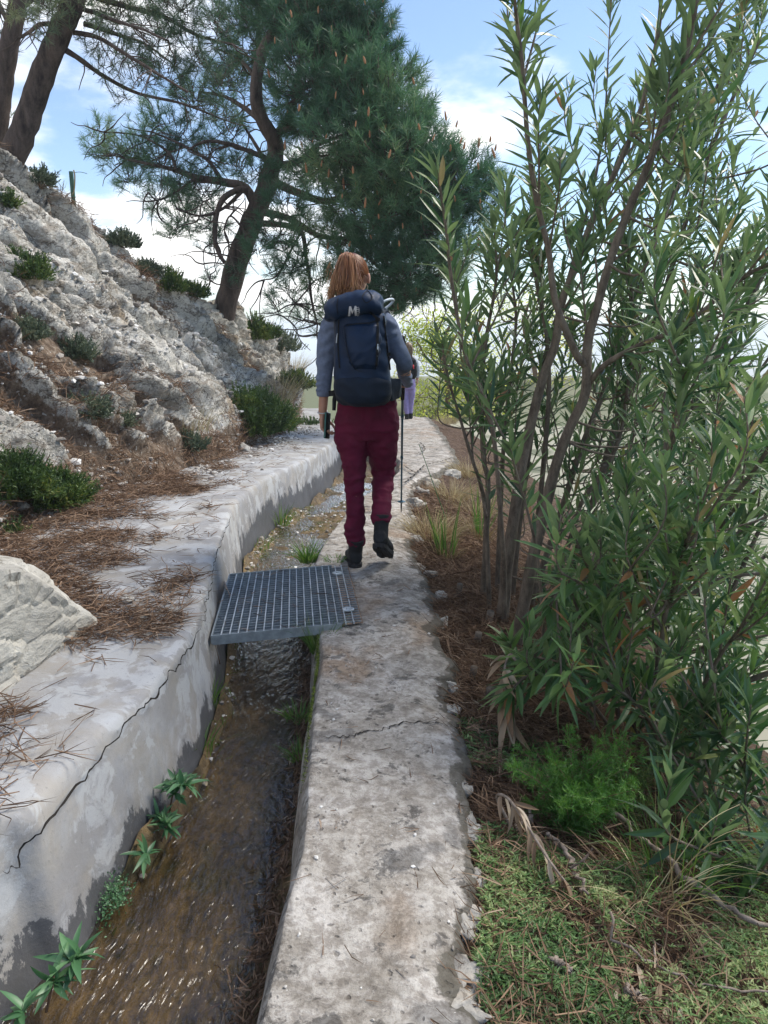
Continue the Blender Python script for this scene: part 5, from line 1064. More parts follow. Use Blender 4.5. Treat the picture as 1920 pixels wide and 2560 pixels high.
def add_stem(root, pts, Yb, Yt, r0, r1, k0, nsh, own=True, Ls=.125, extra_dir=None, ground=True, leafn=12, tint=.45):
    k = len(pts); w = [P(x, y, Yb + (Yt - Yb) * i / (k - 1)) for i, (x, y) in enumerate(pts)]
    if ground: g = bank_z(w[0][0], w[0][1]); w[0] = np.array([w[0][0], w[0][1], min(w[0][2], g - .03)])
    c = resample(w, 60); L = np.linalg.norm(np.diff(c, axis=0), axis=1).sum(); mb = MB(); tube(mb, c, r0 + (r1 - r0) * np.linspace(0, 1, 60) ** .8, 8, rough=.12)
    lf = MB(); shoot_leaves(lf, c[-max(6, int(60 * min(.6, .60 / L))):], Ls, .021, .0, 16, tint)
    for j in range(nsh):
        f = k0 + (.97 - k0) * (j + rs.rand()) / nsh; i = int(f * 59); tdir = unit(c[min(i + 1, 59)] - c[max(i - 1, 0)]); sd = unit(rs.normal(size=3)); d0 = unit(tdir * .9 + sd * .75 + np.array([.10, .12, .30])); Lh = rs.uniform(.30, .62)
        if blocked(c[i] + d0 * Lh * 1.1): continue
        s = resample([c[i], c[i] + d0 * Lh * .4, c[i] + d0 * Lh * .75 + np.array([0, 0, .06]) * Lh, c[i] + unit(d0 + np.array([0, 0, .6])) * Lh], 14); tube(mb, s, np.linspace(.0055, .0022, 14), 5); shoot_leaves(lf, s, Ls, .021, .18, leafn, tint)
    s_ = mb.build('stem', M['ole_bark'], root); lf.build('foliage', M['ole'], s_, smooth=False); return c
stems = []
for pts, a, b, r0, r1, k0, ns in OLE: stems.append(add_stem(ole, pts, a, b, r0, r1, k0, ns, ground=pts[0][1] > 1460))
# free shoots filling the bush where the photo shows leaf: rooted on the nearest older stem
SC = np.concatenate(stems)
def fill(root, poly, n, Y0, Y1, tint, away=(1290, 1640), Ls=.125, thr=None, leafn=11, src=None, ln=(.35, .65)):
    mb = MB(); lf = MB(); src = SC if src is None else src
    for (x, y) in px_in(poly, n):
        Y = rs.uniform(Y0, Y1); tip = P(x, y, Y)
        if tip[2] < bank_z(tip[0], tip[1]) + .12 or blocked(tip): continue
        an = math.atan2(away[1] - y, x - away[0]) + rs.normal(0, .28); d = unit(np.array([math.cos(an), rs.normal(0, .35), math.sin(an) + .25])); Lh = rs.uniform(*ln); root_p = tip - d * Lh; dd = src - root_p; j = np.argmin((dd ** 2).sum(1) + np.where(src[:, 2] > root_p[2] + .05, .6, 0)); q = src[j]
        if np.linalg.norm(q - root_p) > .05: cc = resample([q, (q + root_p) / 2 + np.array([0, 0, -.03]), root_p, root_p + d * Lh * .5, tip], 22)
        else: cc = resample([q, root_p + d * Lh * .5, tip], 22)
        tube(mb, cc, np.linspace(.0065, .002, 22), 5); s = resample([root_p + d * Lh * .1, root_p + d * Lh * .55, tip], 14); shoot_leaves(lf, s, Ls, .021, .0, leafn, tint + rs.normal(0, .06))
    s_ = mb.build('side_shoots', M['ole_bark'], root); lf.build('foliage', M['ole'], s_, smooth=False)
fill(ole, [(1080, 560), (1110, 700), (1090, 900), (1140, 1060), (1215, 1130), (1300, 1010), (1330, 760), (1300, 560), (1200, 470)], 14, 3.9, 4.9, .44)
fill(ole, [(1300, 560), (1320, 760), (1300, 1010), (1260, 1150), (1560, 1150), (1600, 900), (1560, 640), (1430, 560)], 46, 4.1, 5.6, .42)
fill(ole, [(1570, 640), (1600, 900), (1560, 1150), (1940, 1150), (1940, 300), (1760, 60), (1640, 200)], 62, 3.3, 5.6, .42, ln=(.4, .7))
fill(ole, [(1500, 1150), (1470, 1400), (1480, 1560), (1940, 1500), (1940, 1130)], 36, 3.5, 5.0, .42)
ch0 = ole
# nearer lower oleander: pale leafy shoots in the middle right
b2 = bank_px(1640, 1880); ole2 = thing('oleander', tuple(b2), 'lower spreading oleander with light green leaf fans in front of the tall stems', 'shrub')
src2 = []
for pts, a, b, r0, r1, k0, ns in [([(1500, 1780), (1440, 1640), (1420, 1560), (1380, 1600), (1320, 1650)], 3.1, 2.75, .010, .004, .5, 3), ([(1560, 1830), (1520, 1700), (1470, 1600), (1420, 1470), (1370, 1520)], 3.1, 2.7, .011, .004, .5, 4),
     ([(1600, 1850), (1560, 1700), (1540, 1560), (1480, 1440), (1440, 1350)], 3.0, 2.6, .012, .004, .45, 5), ([(1640, 1870), (1640, 1700), (1660, 1560), (1690, 1440), (1720, 1330)], 2.9, 2.6, .012, .004, .45, 6), ([(1700, 1900), (1740, 1760), (1800, 1640), (1880, 1540), (1960, 1480)], 2.9, 2.6, .011, .004, .45, 6),
     ([(1560, 1850), (1480, 1760), (1400, 1700), (1320, 1690), (1270, 1740)], 2.9, 2.6, .009, .004, .5, 3), ([(1700, 1950), (1650, 1850), (1600, 1770), (1540, 1720), (1500, 1700)], 2.8, 2.5, .009, .004, .5, 3)]:
    src2.append(add_stem(ole2, pts, a, b, r0, r1, k0, ns, tint=.58, Ls=.115))
src2 = np.concatenate(src2)
fill(ole2, [(1330, 1600), (1400, 1480), (1420, 1300), (1560, 1150), (1760, 1180), (1800, 1400), (1700, 1620), (1560, 1700), (1500, 1840), (1400, 1760)], 34, 2.6, 3.4, .60, (1560, 1900), .115, src=src2, ln=(.25, .42))
fill(ole2, [(1560, 1700), (1700, 1560), (1940, 1400), (1940, 1900), (1760, 2000), (1640, 1880)], 30, 2.5, 3.3, .50, (1700, 2000), .115, src=src2, ln=(.25, .42))
# small leafy sprout close to the walkway and one at the right edge
b3 = bank_px(1290, 1830); ole3 = thing('oleander', tuple(b3), 'small low oleander sprout close to the walkway edge, left of the main leaf fans', 'shrub')
add_stem(ole3, [(1330, 1790), (1300, 1720), (1285, 1660), (1275, 1610)], 3.0, 2.9, .007, .003, .4, 3, tint=.55, Ls=.10)
b4 = bank_px(1900, 2300); b4 = P(1960, 2300, 2.1) if b4 is None else b4; ole4 = thing('oleander', tuple(b4), 'dark leafy oleander shoots at the right edge above the fallen branch', 'shrub')
src4 = [add_stem(ole4, [(1960, 2320), (1900, 2200), (1840, 2120), (1780, 2060)], 2.4, 2.2, .010, .004, .3, 5, tint=.36, Ls=.115), add_stem(ole4, [(2000, 2330), (1960, 2150), (1900, 2000), (1850, 1900), (1800, 1830)], 2.5, 2.3, .010, .004, .3, 6, tint=.36, Ls=.115), add_stem(ole4, [(2050, 2350), (1990, 2250), (1920, 2180), (1850, 2160)], 2.2, 2.0, .009, .004, .3, 5, tint=.34, Ls=.115)]
fill(ole4, [(1700, 1950), (1940, 1850), (1940, 2330), (1850, 2250), (1740, 2120)], 20, 2.2, 3.2, .34, (1960, 2350), .115, src=np.concatenate(src4), ln=(.2, .35))
# leaning and fallen grey branches of a third oleander further right, behind
b5 = P(1800, 1600, 4.4); ole5 = thing('oleander', (b5[0], b5[1], bank_z(b5[0], b5[1])), 'background oleander with many leaning grey stems crossing at the right edge', 'shrub'); s5 = []
for pts, a, b, r0 in [([(1560, 1800), (1683, 1795), (1770, 1753), (1860, 1710), (1980, 1660)], 3.0, 2.7, .022), ([(1640, 2110), (1720, 2095), (1800, 2085), (1920, 2050), (2000, 2020)], 2.9, 2.7, .015), ([(1480, 1700), (1620, 1560), (1760, 1480), (1900, 1400), (2020, 1330)], 4.4, 4.2, .020), ([(1520, 1750), (1660, 1640), (1800, 1560), (1980, 1500)], 4.0, 3.8, .018), ([(1540, 1650), (1680, 1450), (1800, 1260), (1940, 1080)], 4.8, 4.8, .020),
     ([(1500, 1600), (1600, 1400), (1720, 1200), (1850, 1000), (1960, 840)], 5.2, 5.2, .020), ([(1600, 1600), (1740, 1480), (1860, 1440), (1990, 1430)], 3.6, 3.4, .014), ([(1480, 1580), (1620, 1300), (1760, 1060), (1900, 880)], 5.6, 5.6, .018), ([(1700, 1500), (1780, 1350), (1860, 1250), (1980, 1180)], 3.9, 3.7, .014), ([(1440, 1560), (1540, 1250), (1620, 960), (1740, 700), (1860, 520)], 5.8, 6.0, .020), ([(1720, 1700), (1820, 1500), (1900, 1320), (1960, 1200)], 3.7, 3.7, .016), ([(1400, 1620), (1430, 1400), (1500, 1230), (1560, 1120)], 4.9, 5, .014), ([(1700, 1640), (1800, 1600), (1900, 1590), (2000, 1560)], 3.2, 3.0, .010)]:
    k = len(pts); c = resample([P(x, y, a + (b - a) * i / (k - 1)) for i, (x, y) in enumerate(pts)], 40); c = c + .02 * fbm(c * 2, 3, int(r0 * 1e4))[:, None] * np.array([1, 1, 1.]); mb = MB(); tube(mb, c, np.linspace(r0, r0 * .45, 40), 8, rough=.1); mb.build('stem', M['ole_bark'], ole5); s5.append(c)
s5 = np.concatenate(s5)
fill(ole5, [(1400, 1250), (1560, 1000), (1700, 700), (1940, 500), (1940, 1500), (1700, 1700), (1450, 1700)], 76, 4.6, 6.8, .34, (1400, 1900), .13, src=s5, leafn=11, ln=(.4, .7))
fill(ole5, [(1300, 1500), (1500, 1300), (1940, 1300), (1940, 1900), (1500, 1850)], 48, 3.9, 5.4, .28, (1400, 1900), .13, src=s5, leafn=11, ln=(.4, .7))
for r_ in (ole, ole2, ole3, ole4, ole5): recenter(r_)
# sawn-off stubs
for px, py, r, lab in ((1222, 1545, .022, 'sawn-off grey oleander stub nearest the tall stems'), (1146, 1475, .018, 'short cut stump beside the walkway just left of the stems'), (1192, 1600, .02, 'cut stub standing in the litter below the others'), (1222, 1745, .022, 'dark cut stump end in the litter left of the leaf fans'), (1180, 1690, .016, 'thin upright cut stake by the walkway above the withered leaves')):
    p = bank_px(px, py + 18); mb = MB(); tube(mb, [p - np.array([0, 0, .05]), p + np.array([0, -.01, .03]), p + np.array([.005, -.02, .085])], [r, r * .95, r * .9], 12, rough=.15); mb.build('stump', M['ole_bark'], label=lab, cat='stump')
# ------------------------------------------------------------------ hikers
M['skin'] = plain('skin', (.42, .22, .15), .5, .4, .08, 20, 0)
M['shirt'] = plain('grey_blue_shirt', (.145, .18, .26), .85, .15, .12, 40, .3, 500)
M['pants'] = plain('maroon_trousers', (.105, .007, .030), .8, .2, .15, 14, .2, 400)
M['pack'] = plain('navy_nylon', (.005, .019, .052), .5, .22, .18, 12, .25, 900)
M['pack_dark'] = plain('dark_navy_nylon', (.006, .014, .030), .7, .25, .15, 20, .3, 700)
M['strap'] = plain('black_webbing', (.010, .011, .013), .7, .2, .1, 50, .2, 600)
M['boot'] = plain('charcoal_boot', (.020, .021, .024), .75, .25, .2, 40, .4, 400)
M['sole'] = plain('rubber_sole', (.030, .030, .032), .85, .2, .25, 60, .4, 200)
M['white'] = plain('white_print', (.62, .64, .68), .6, .3, .03, 20, 0)
M['tube'] = plain('pale_hydration_tube', (.55, .62, .68), .35, .5, .05, 20, 0)
M['pole'] = plain('teal_pole', (.012, .060, .095), .35, .5, .1, 30, 0)
M['phone'] = plain('teal_phone_case', (.012, .10, .085), .3, .5, .05, 30, 0)
M['cuff'] = plain('white_band', (.5, .5, .5), .6, .3, .05, 30, 0)
def hair_mat(name, stops):
    m = Mat(name, .42, spec=.45); n = m.noise(1.0, 4, .6, m.mapping((60, 60, 4))); m.color(m.mix(m.math('MULTIPLY', m.rng(n, .4, .7), .5), m.ramp(m.attr(), stops), tuple(c * .5 for c in stops[0][1]))); m.bump(n, .5, .004); return m.m
M['hair'] = hair_mat('copper_hair', [(0, (.11, .032, .012)), (.5, (.25, .10, .040)), (1, (.50, .27, .125))]); M['blond'] = hair_mat('dark_blond_hair', [(0, (.12, .07, .035)), (1, (.38, .27, .15))])
EX, EY, EZ = np.eye(3)
YW = 4.50
def Q(px, py, Y): return P(px, py, Y)
mpp = lambda Y: Y / FPX                                             # metres per photo pixel
hk = thing('person', (float(Q(915, 1416, YW)[0]), YW, 0.0), 'near hiker from behind, copper ponytail, grey-blue shirt and maroon trousers, walking on the walkway', 'person')
def curve_tube(mb, pts, r, n=26, seg=18, ry=None):
    c = resample(pts, n); k = np.linspace(0, len(r) - 1, n); rr = np.interp(k, range(len(r)), r); tube(mb, c, rr, seg, ry=None if ry is None else np.interp(k, range(len(ry)), ry)); return c
# joints
hipL, kneeL, ankL = Q(876, 1055, YW + .02), Q(887, 1190, YW - .02), Q(889, 1372, YW - .02)
hipR, kneeR, ankR = Q(957, 1055, YW + .02), Q(957, 1185, YW + .12), Q(953, 1318, YW - .12)
heelL, toeL = Q(889, 1404, YW - .04), None; toeL = heelL + np.array([-.035, .24, -.02])
heelR = ankR + np.array([-.010, -.060, -.075]); toeR = Q(969, 1380, YW + .06)
shL, elL, wrL = Q(828, 808, YW + .04), Q(815, 920, YW + .03), Q(806, 1036, YW + .02)
shR, elR, wrR = Q(974, 820, YW + .04), Q(1011, 908, YW + .02), Q(1004, 934, YW + .26)
neck0, head = Q(891, 775, YW + .05), Q(885, 694, YW + .10)
# skin: one continuous body
mb = MB(); r = mpp(YW)
curve_tube(mb, [Q(915, 1080, YW + .03), Q(915, 1000, YW + .03), Q(905, 880, YW + .04), Q(897, 800, YW + .05), neck0, head - np.array([0, 0, .06])], [.14, .115, .13, .12, .055, .052], ry=[.10, .09, .10, .08, .055, .055])
for h_, k_, a_ in ((hipL, kneeL, ankL), (hipR, kneeR, ankR)): curve_tube(mb, [h_ + (0, 0, .05), (h_ + k_) / 2, k_, (k_ + a_) / 2, a_], [.07, .055, .043, .040, .030])
for a_, h_, t_ in ((ankL, heelL, toeL), (ankR, heelR, toeR)): curve_tube(mb, [a_, h_ + (t_ - h_) * .15 + (0, 0, .01), t_], [.034, .034, .024])
curve_tube(mb, [Q(850, 800, YW + .05), shL, elL, wrL], [.035, .034, .032, .024]); curve_tube(mb, [Q(945, 800, YW + .05), shR, elR, wrR], [.035, .034, .032, .025])
# head with face, ears
def head_shape(mb, c, s=1.0, fwd=np.array([.12, .99, .03])):
    f = unit(fwd); sd = unit(np.cross(f, EZ)); up = np.cross(sd, f); v, F = icosphere(4); x, y, z = v.T
    w = .075 * (1 - .18 * np.clip(-z, 0, 1) ** 1.5) * s; d = .098 * s; h = .118 * s; yy_ = y * d * (1 + .05 * (z > 0) * z); yy_ = yy_ - .02 * s * np.clip(-z - .2, 0, 1) * (y < 0)
    nose = np.exp(-((x / .14) ** 2 + ((z + .12) / .20) ** 2)) * (y > 0); brow = np.exp(-(((z - .16) / .10) ** 2)) * np.exp(-(x / .6) ** 2) * (y > 0); eye = (np.exp(-(((x - .34) / .14) ** 2 + ((z - .05) / .10) ** 2)) + np.exp(-(((x + .34) / .14) ** 2 + ((z - .05) / .10) ** 2))) * (y > 0); lips = np.exp(-((x / .25) ** 2 + ((z + .48) / .06) ** 2)) * (y > 0); chin = np.exp(-((x / .3) ** 2 + ((z + .85) / .2) ** 2)) * (y > 0)
    yy_ = yy_ + (.024 * nose + .006 * brow - .010 * eye + .007 * lips + .012 * chin) * s
    p = c + sd * (x * w)[:, None] + f * yy_[:, None] + up * (z * h)[:, None]; mb.add(p, tri=F)
    for sg in (-1, 1): e = c + sd * sg * .086 * s - up * .005 * s - f * .005 * s; loft(mb, [(e - sd * sg * .01 * s, .016 * s, .026 * s, f, up), (e + sd * sg * .004 * s, .019 * s, .031 * s, f, up), (e + sd * sg * .010 * s - f * .004 * s, .014 * s, .025 * s, f, up)], 12)
    return f, sd, up
hf, hs, hu = head_shape(mb, head, 1.0, np.array([.22, .97, .04]))
# hands: palm, four bent fingers of different length, thumb
def hand(mb, wr, d, palm_n, side, curl, L=.175, thumb_dir=1, spread=.0):
    """d: direction wrist to knuckles, palm_n: the way the palm faces, side: towards the thumb"""
    d, palm_n, side = unit(d), unit(palm_n), unit(side); pl = L * .52
    loft(mb, [(wr - d * .02, .023, .017, side, palm_n), (wr, .024, .016, side, palm_n), (wr + d * pl * .35, .034, .015, side, palm_n), (wr + d * pl * .8, .039, .014, side, palm_n), (wr + d * pl, .036, .011, side, palm_n)], 16, power=2.6)
    for k, (o, fl) in enumerate(((.028, .92), (.009, 1.0), (-.010, .94), (-.028, .74))):
        b = wr + d * (pl * (.97 - .03 * k)) + side * o; seg = L * .48 * fl / 3; cdir = d + side * spread * (1.5 - k); pts = [b - d * .02, b]; ang = 0
        for j, cu in enumerate(curl): ang += cu * (1 + .08 * k); pts.append(pts[-1] + (unit(cdir) * math.cos(ang) + palm_n * math.sin(ang)) * seg * (1.25, 1.0, .75)[j])
        c = []; 
        for a_, b_ in zip(pts[:-1], pts[1:]): c += [a_, (a_ + b_) / 2]
        c.append(pts[-1]); tube(mb, np.array(c), np.interp(np.linspace(0, 1, len(c)), [0, .2, .9, 1], [.0092, .009, .0072, .0045]), 10)
    b = wr + d * pl * .28 + side * .024; tp = [b, b + (side * .75 + d * .55 + palm_n * .35) * .030, b + (side * .75 + d * .9 + palm_n * .75) * .048, b + (side * .35 + d * 1.25 + palm_n * 1.0) * .060]; tube(mb, resample(tp, 9), np.interp(np.linspace(0, 1, 9), [0, .8, 1], [.012, .0085, .005]), 10)
ph_c = Q(818, 1064, YW + .0)
hand(mb, wrL, np.array([.06, .0, -1]), np.array([.95, -.30, .1]), np.array([.25, .95, .0]), (.55, .75, .55), .172)
pole_top, pole_tip = Q(1008, 842, YW + .34), G(1003, 1283, .0) + np.array([0, 0, .01]); pole_d = unit(pole_top - pole_tip)
gpt = pole_tip + pole_d * (np.linalg.norm(pole_top - pole_tip) * .78)
hand(mb, gpt + np.array([.030, -.075, .012]), np.array([-.08, 1, -.05]), np.array([-1, -.1, 0]), np.array([0, .05, 1]), (.9, 1.2, .9), .165)
curve_tube(mb, [elR, (elR + gpt + np.array([.030, -.09, .012])) / 2, gpt + np.array([.030, -.075, .012])], [.036, .03, .024])
put_mesh('body', remeshed(mb, .0052, 2), M['skin'], hk)
# clothes
fold = lambda sc, a, seed, st=(1, 1, 1): (lambda co: a * fbm(co * sc * np.array(st), 4, seed) + a * .8 * (1 - np.abs(fbm(co * sc * .8 * np.array(st) + 3, 3, seed + 5)) * 4).clip(-1, 1) * .5)
mb = MB(); A, B = EX, EY
loft(mb, [(Q(916, 985, YW + .03), .160, .115, A, B), (Q(917, 1010, YW + .03), .176, .126, A, B), (Q(917, 1040, YW + .02), .186, .136, A, B), (Q(917, 1070, YW + .01), .188, .140, A, B), (Q(917, 1095, YW + .01), .150, .110, A, B)], 36)
curve_tube(mb, [hipL + (.006, 0, .05), Q(877, 1095, YW + .0), Q(884, 1140, YW), kneeL, Q(887, 1240, YW - .01), Q(888, 1300, YW - .02), Q(889, 1345, YW - .02), Q(891, 1368, YW - .02)], [.098, .100, .085, .064, .060, .062, .062, .048])
curve_tube(mb, [hipR + (-.006, 0, .05), Q(956, 1095, YW + .02), Q(957, 1140, YW + .07), kneeR, Q(956, 1225, YW + .05), Q(955, 1270, YW - .05), Q(953, 1296, YW - .10), Q(953, 1310, YW - .12)], [.098, .098, .084, .067, .064, .063, .066, .052])
def pants_disp(co):
    d = .009 * fbm(co * np.array([7, 7, 9]), 4, 3) + .009 * (.5 - np.abs(fbm(co * np.array([8, 8, 14]) + 9, 3, 14)) * 3).clip(-.5, .5) - .006 * np.exp(-((co[:, 0] - hk.location.x - .004) / .006) ** 2) * (co[:, 2] > .8); kn = np.exp(-((co[:, 2] - kneeL[2] + .02) / .10) ** 2) + .9 * np.exp(-((co[:, 2] - .22) / .12) ** 2)
    return d + kn * .010 * np.sin(co[:, 2] * 95 + 5 * fbm(co * 9, 2, 8)) * (.4 + .6 * vnoise(co * 8, 2)) - .001
put_mesh('trousers', remeshed(mb, .008, 5, pants_disp), M['pants'], hk)
mb = MB()
loft(mb, [(Q(915, 1000, YW + .03), .135, .095, A, B), (Q(912, 960, YW + .03), .140, .10, A, B), (Q(906, 880, YW + .04), .165, .11, A, B), (Q(902, 825, YW + .05), .180, .105, A, B), (Q(899, 795, YW + .05), .155, .085, A, B), (Q(895, 775, YW + .05), .085, .068, A, B), (Q(894, 766, YW + .05), .062, .058, A, B)], 36)
curve_tube(mb, [Q(862, 800, YW + .05), Q(836, 806, YW + .04), Q(824, 832, YW + .04), Q(816, 880, YW + .03), Q(812, 925, YW + .03), Q(809, 965, YW + .02), Q(808, 992, YW + .02)], [.062, .066, .064, .058, .050, .044, .038])
curve_tube(mb, [Q(945, 800, YW + .05), Q(960, 805, YW + .04), Q(974, 826, YW + .04), Q(989, 864, YW + .03), elR, elR + (wrR - elR) * .5 + np.array([0, 0, .0]), gpt + np.array([.032, -.12, .01])], [.060, .060, .058, .053, .049, .043, .034])
put_mesh('shirt', remeshed(mb, .007, 4, lambda co: .006 * fbm(co * np.array([9, 9, 9]), 4, 13) + .004 * np.sin(co[:, 2] * 110 + 6 * fbm(co * 8, 2, 4)) * (vnoise(co * 7, 6) > 0)), M['shirt'], hk)
# boots
def boot(ank, heel, toe, cuff_py):
    f = unit(toe - heel); u = unit(ank - heel - f * np.dot(ank - heel, f)); s = np.cross(f, u); L = np.linalg.norm(toe - heel) * 1.08; mb = MB(); o = heel - f * .025
    rings = [(0, .000, .012, .020), (.02, .010, .034, .040), (.08, .012, .040, .048), (.16, .010, .043, .050), (.30, .006, .043, .046), (.5, .0, .046, .040), (.72, -.004, .050, .034), (.88, -.006, .045, .030), (.98, -.008, .030, .022), (1.0, -.008, .012, .012)]
    loft(mb, [(o + f * L * a + u * (hh + .020), w, h, s, u) for a, hh, w, h in rings], 20)
    sh = unit(ank + u * .0 - heel - f * .02); c0 = heel + f * .045; curve_tube(mb, [c0 + u * .01, c0 + (ank - c0) * .55, ank, ank + unit(ank - c0) * .075], [.044, .044, .043, .050], seg=20)
    return mb, o, f, u, s, L
for a_, h_, t_ in ((ankL, heelL, toeL), (ankR, heelR, toeR)):
    mb, o, f, u, s, L = boot(a_, h_, t_, 0); bt = put_mesh('boot', remeshed(mb, .005, 4, fold(22, .0025, 31)), M['boot'], hk); sm = MB(); t = np.linspace(0, 1, 22); w = np.interp(t, [0, .06, .2, .45, .75, .92, 1], [.012, .036, .041, .038, .050, .040, .014])
    for lo, hi, sc in ((-.034, -.010, 1.0),):
        top = [o + f * L * a * 1.03 - f * .006 + u * hi for a in t]; bot = [o + f * L * a * 1.03 - f * .006 + u * lo for a in t]; v = []
        for k in range(22): v += [bot[k] - s * w[k] * 1.04, bot[k] + s * w[k] * 1.04, top[k] + s * w[k] * 1.08, top[k] - s * w[k] * 1.08]
        q = []
        for k in range(21):
            for j in range(4): q.append((4 * k + j, 4 * k + (j + 1) % 4, 4 * k + 4 + (j + 1) % 4, 4 * k + 4 + j))
        q += [(0, 1, 2, 3), (84, 87, 86, 85)]; sm.add(v, q)
    for k in range(12):                                              # lugs
        a = .05 + k * .078
        for sg in (-1, 1): ww = np.interp(a, t, w); box(sm, o + f * L * a * 1.03 + s * sg * ww * .62 - u * .038, (L * .026, ww * .33, .0045), np.stack([f, s, u], 1))
    sm.build('sole', M['sole'], bt, smooth=False)
# hair: cap and high ponytail in strands
def strands(mb, roots, tips, bulge, n, r0, r1, mid=None, jit=.004, seg=10):
    for k in range(n): pass
mb = MB(); v, F = icosphere(4); hc = head - hf * .010 + hu * .008; x, y, z = v.T; keepv = np.ones(len(v), bool)
pv = hc + hs * (x * .083)[:, None] + hf * (y * .104)[:, None] + hu * (z * .124)[:, None]
fm = ~((np.abs(v[F, 0].mean(1)) > .62) & (v[F, 2].mean(1) < .02) & (v[F, 1].mean(1) > -.35)) & ~((v[F, 1].mean(1) > .42) & (v[F, 2].mean(1) < .62)) & ~(v[F, 2].mean(1) < -.72) & ~((v[F, 1].mean(1) > .12) & (v[F, 2].mean(1) < -.15)); pv = pv + unit(v) * (.003 * np.sin(np.arctan2(x, z) * 40))[:, None]
mb.add(pv, tri=F[fm], tint=.08)
hp = put_mesh('hair', mb.mesh('hair', []), M['hair'], hk)
mb = MB(); tie = Q(868, 652, YW - .02); N = 760; CL = rs.normal(0, 1, (34, 4)); CL[:, 3] = rs.uniform(-34, 24, 34)
for k in range(N):
    ci = rs.randint(34); a = ci * 2.4 + rs.normal(0, .10); q_ = np.clip(math.sqrt((ci + .5) / 34) + rs.normal(0, .07), 0, 1.04); ox, oy = math.cos(a) * q_, math.sin(a) * q_
    top = tie + np.array([ox * .022, oy * .02, .0]); crest = tie + np.array([ox * .038 + .002, -.035 + oy * .030, .030 - .020 * ox * ox]); m1 = Q(864, 684, YW - .08) + np.array([ox * .068, oy * .045, 0]); m2 = Q(861, 716, YW - .09) + np.array([ox * .074 + CL[ci, 0] * .006, oy * .04 + CL[ci, 1] * .006, 0]); en = Q(856 + ox * 32, 742 + CL[ci, 3] + rs.uniform(-14, 10), YW - .085) + np.array([ox * .012 + CL[ci, 0] * .010 + rs.normal(0, .005), oy * .03 + CL[ci, 1] * .008, 0])
    c = resample([top, crest, m1, m2, en], 14) + np.cumsum(rs.normal(0, .0022, (14, 3)), 0); tube(mb, c, np.interp(np.linspace(0, 1, 14), [0, .3, .85, 1], [.003, .0032, .0024, .0004]), 4, tint=np.clip(.38 + .16 * CL[ci, 2] + .1 * rs.normal() - .16 * ox + np.linspace(0, .42, 14), 0, 1), caps=False)
for k in range(70):                                                 # flyaways
    a = rs.uniform(0, 6.28); s0 = Q(864 + math.cos(a) * 38, rs.uniform(650, 735), YW - .09 + .03 * math.sin(a)); c = s0 + np.cumsum(np.vstack([np.zeros(3), rs.normal(0, .006, (5, 3)) + np.array([math.cos(a) * .006, 0, -.016])]), 0); tube(mb, resample(c, 8), np.linspace(.0011, .0005, 8), 3, tint=rs.uniform(.5, 1), caps=False)
mb.build('ponytail', M['hair'], hp)
mb = MB()
for k in range(260):                                                # hair pulled up from the nape and temples into the tie
    a = rs.uniform(-2.3, 2.3); z_ = rs.uniform(-.7, .3); z_ = max(z_, .05) if abs(a) > 1.0 else z_; d0_ = unit(np.array([math.sin(a), -math.cos(a), z_])); td = unit(np.array([-.18, -.62, .80])); arc = [unit(d0_ * (1 - f) + td * f) for f in np.linspace(0, 1, 9)]
    tube(mb, np.array([hc + hs * q[0] * .0845 + hf * q[1] * .1055 + hu * q[2] * .1255 for q in arc]), .0028, 4, tint=rs.uniform(.10, .5), caps=False)
mb.build('swept_hair', M['hair'], hp)
mb = MB(); a = np.linspace(0, 2 * math.pi, 30); c = wrL + np.array([.001, 0, .012]) + np.stack([np.cos(a) * .028, np.sin(a) * .024, np.sin(a) * .004], -1); tube(mb, c, .0035, 6, caps=False); mb.build('bracelet', M['cuff'], hk)
recenter(hk)

# phone in the left hand
rt = thing('phone', tuple(ph_c), 'teal-cased smartphone in the left hand of the near hiker', 'phone'); R = np.stack([unit(np.array([.30, .95, 0])), unit(np.array([.95, -.30, 0])), EZ], 1); R = R @ np.array(Matrix.Rotation(.18, 3, 'Y'))
import bmesh
def rbox(c, h, R, bev, seg=3):
    bm = bmesh.new(); bmesh.ops.create_cube(bm, size=2); bmesh.ops.scale(bm, vec=h, verts=bm.verts); bmesh.ops.bevel(bm, geom=bm.edges[:], offset=bev, segments=seg, affect='EDGES', profile=.5)
    bm.transform(Matrix.Translation(c) @ Matrix([list(r) for r in R]).to_4x4()); me = bpy.data.meshes.new('m'); bm.to_mesh(me); bm.free(); me.polygons.foreach_set('use_smooth', np.full(len(me.polygons), True)); return me
put_mesh('case', rbox(ph_c, (.036, .0055, .076), R, .004), M['phone'], rt); put_mesh('screen', rbox(ph_c + R[:, 1] * .0048, (.033, .0012, .073), R, .0008), M['strap'], rt); recenter(rt)

# trekking pole
rt = thing('trekking_pole', tuple(pole_tip), 'thin teal trekking pole planted upright at the right hand of the near hiker', 'trekking pole')
PL = np.linalg.norm(pole_top - pole_tip); at_ = lambda f: pole_tip + pole_d * PL * f
mb = MB(); tube(mb, [at_(.06), at_(.36)], .0068, 10); tube(mb, [at_(.36), at_(.375)], .0105, 10); tube(mb, [at_(.375), at_(.60)], .0080, 10); tube(mb, [at_(.60), at_(.615)], .0115, 10); tube(mb, [at_(.615), at_(.80)], .0092, 10); mb.build('shaft', M['pole'], rt)
mb = MB(); tube(mb, [at_(.70), at_(.74), at_(.82), at_(.90), at_(.97), at_(1.0)], [.013, .0155, .0145, .0155, .018, .010], 12); mb.build('grip', M['strap'], rt)
mb = MB(); tube(mb, [at_(.0), at_(.03), at_(.07)], [.003, .0055, .0072], 8); mb.build('tip', M['strap'], rt)
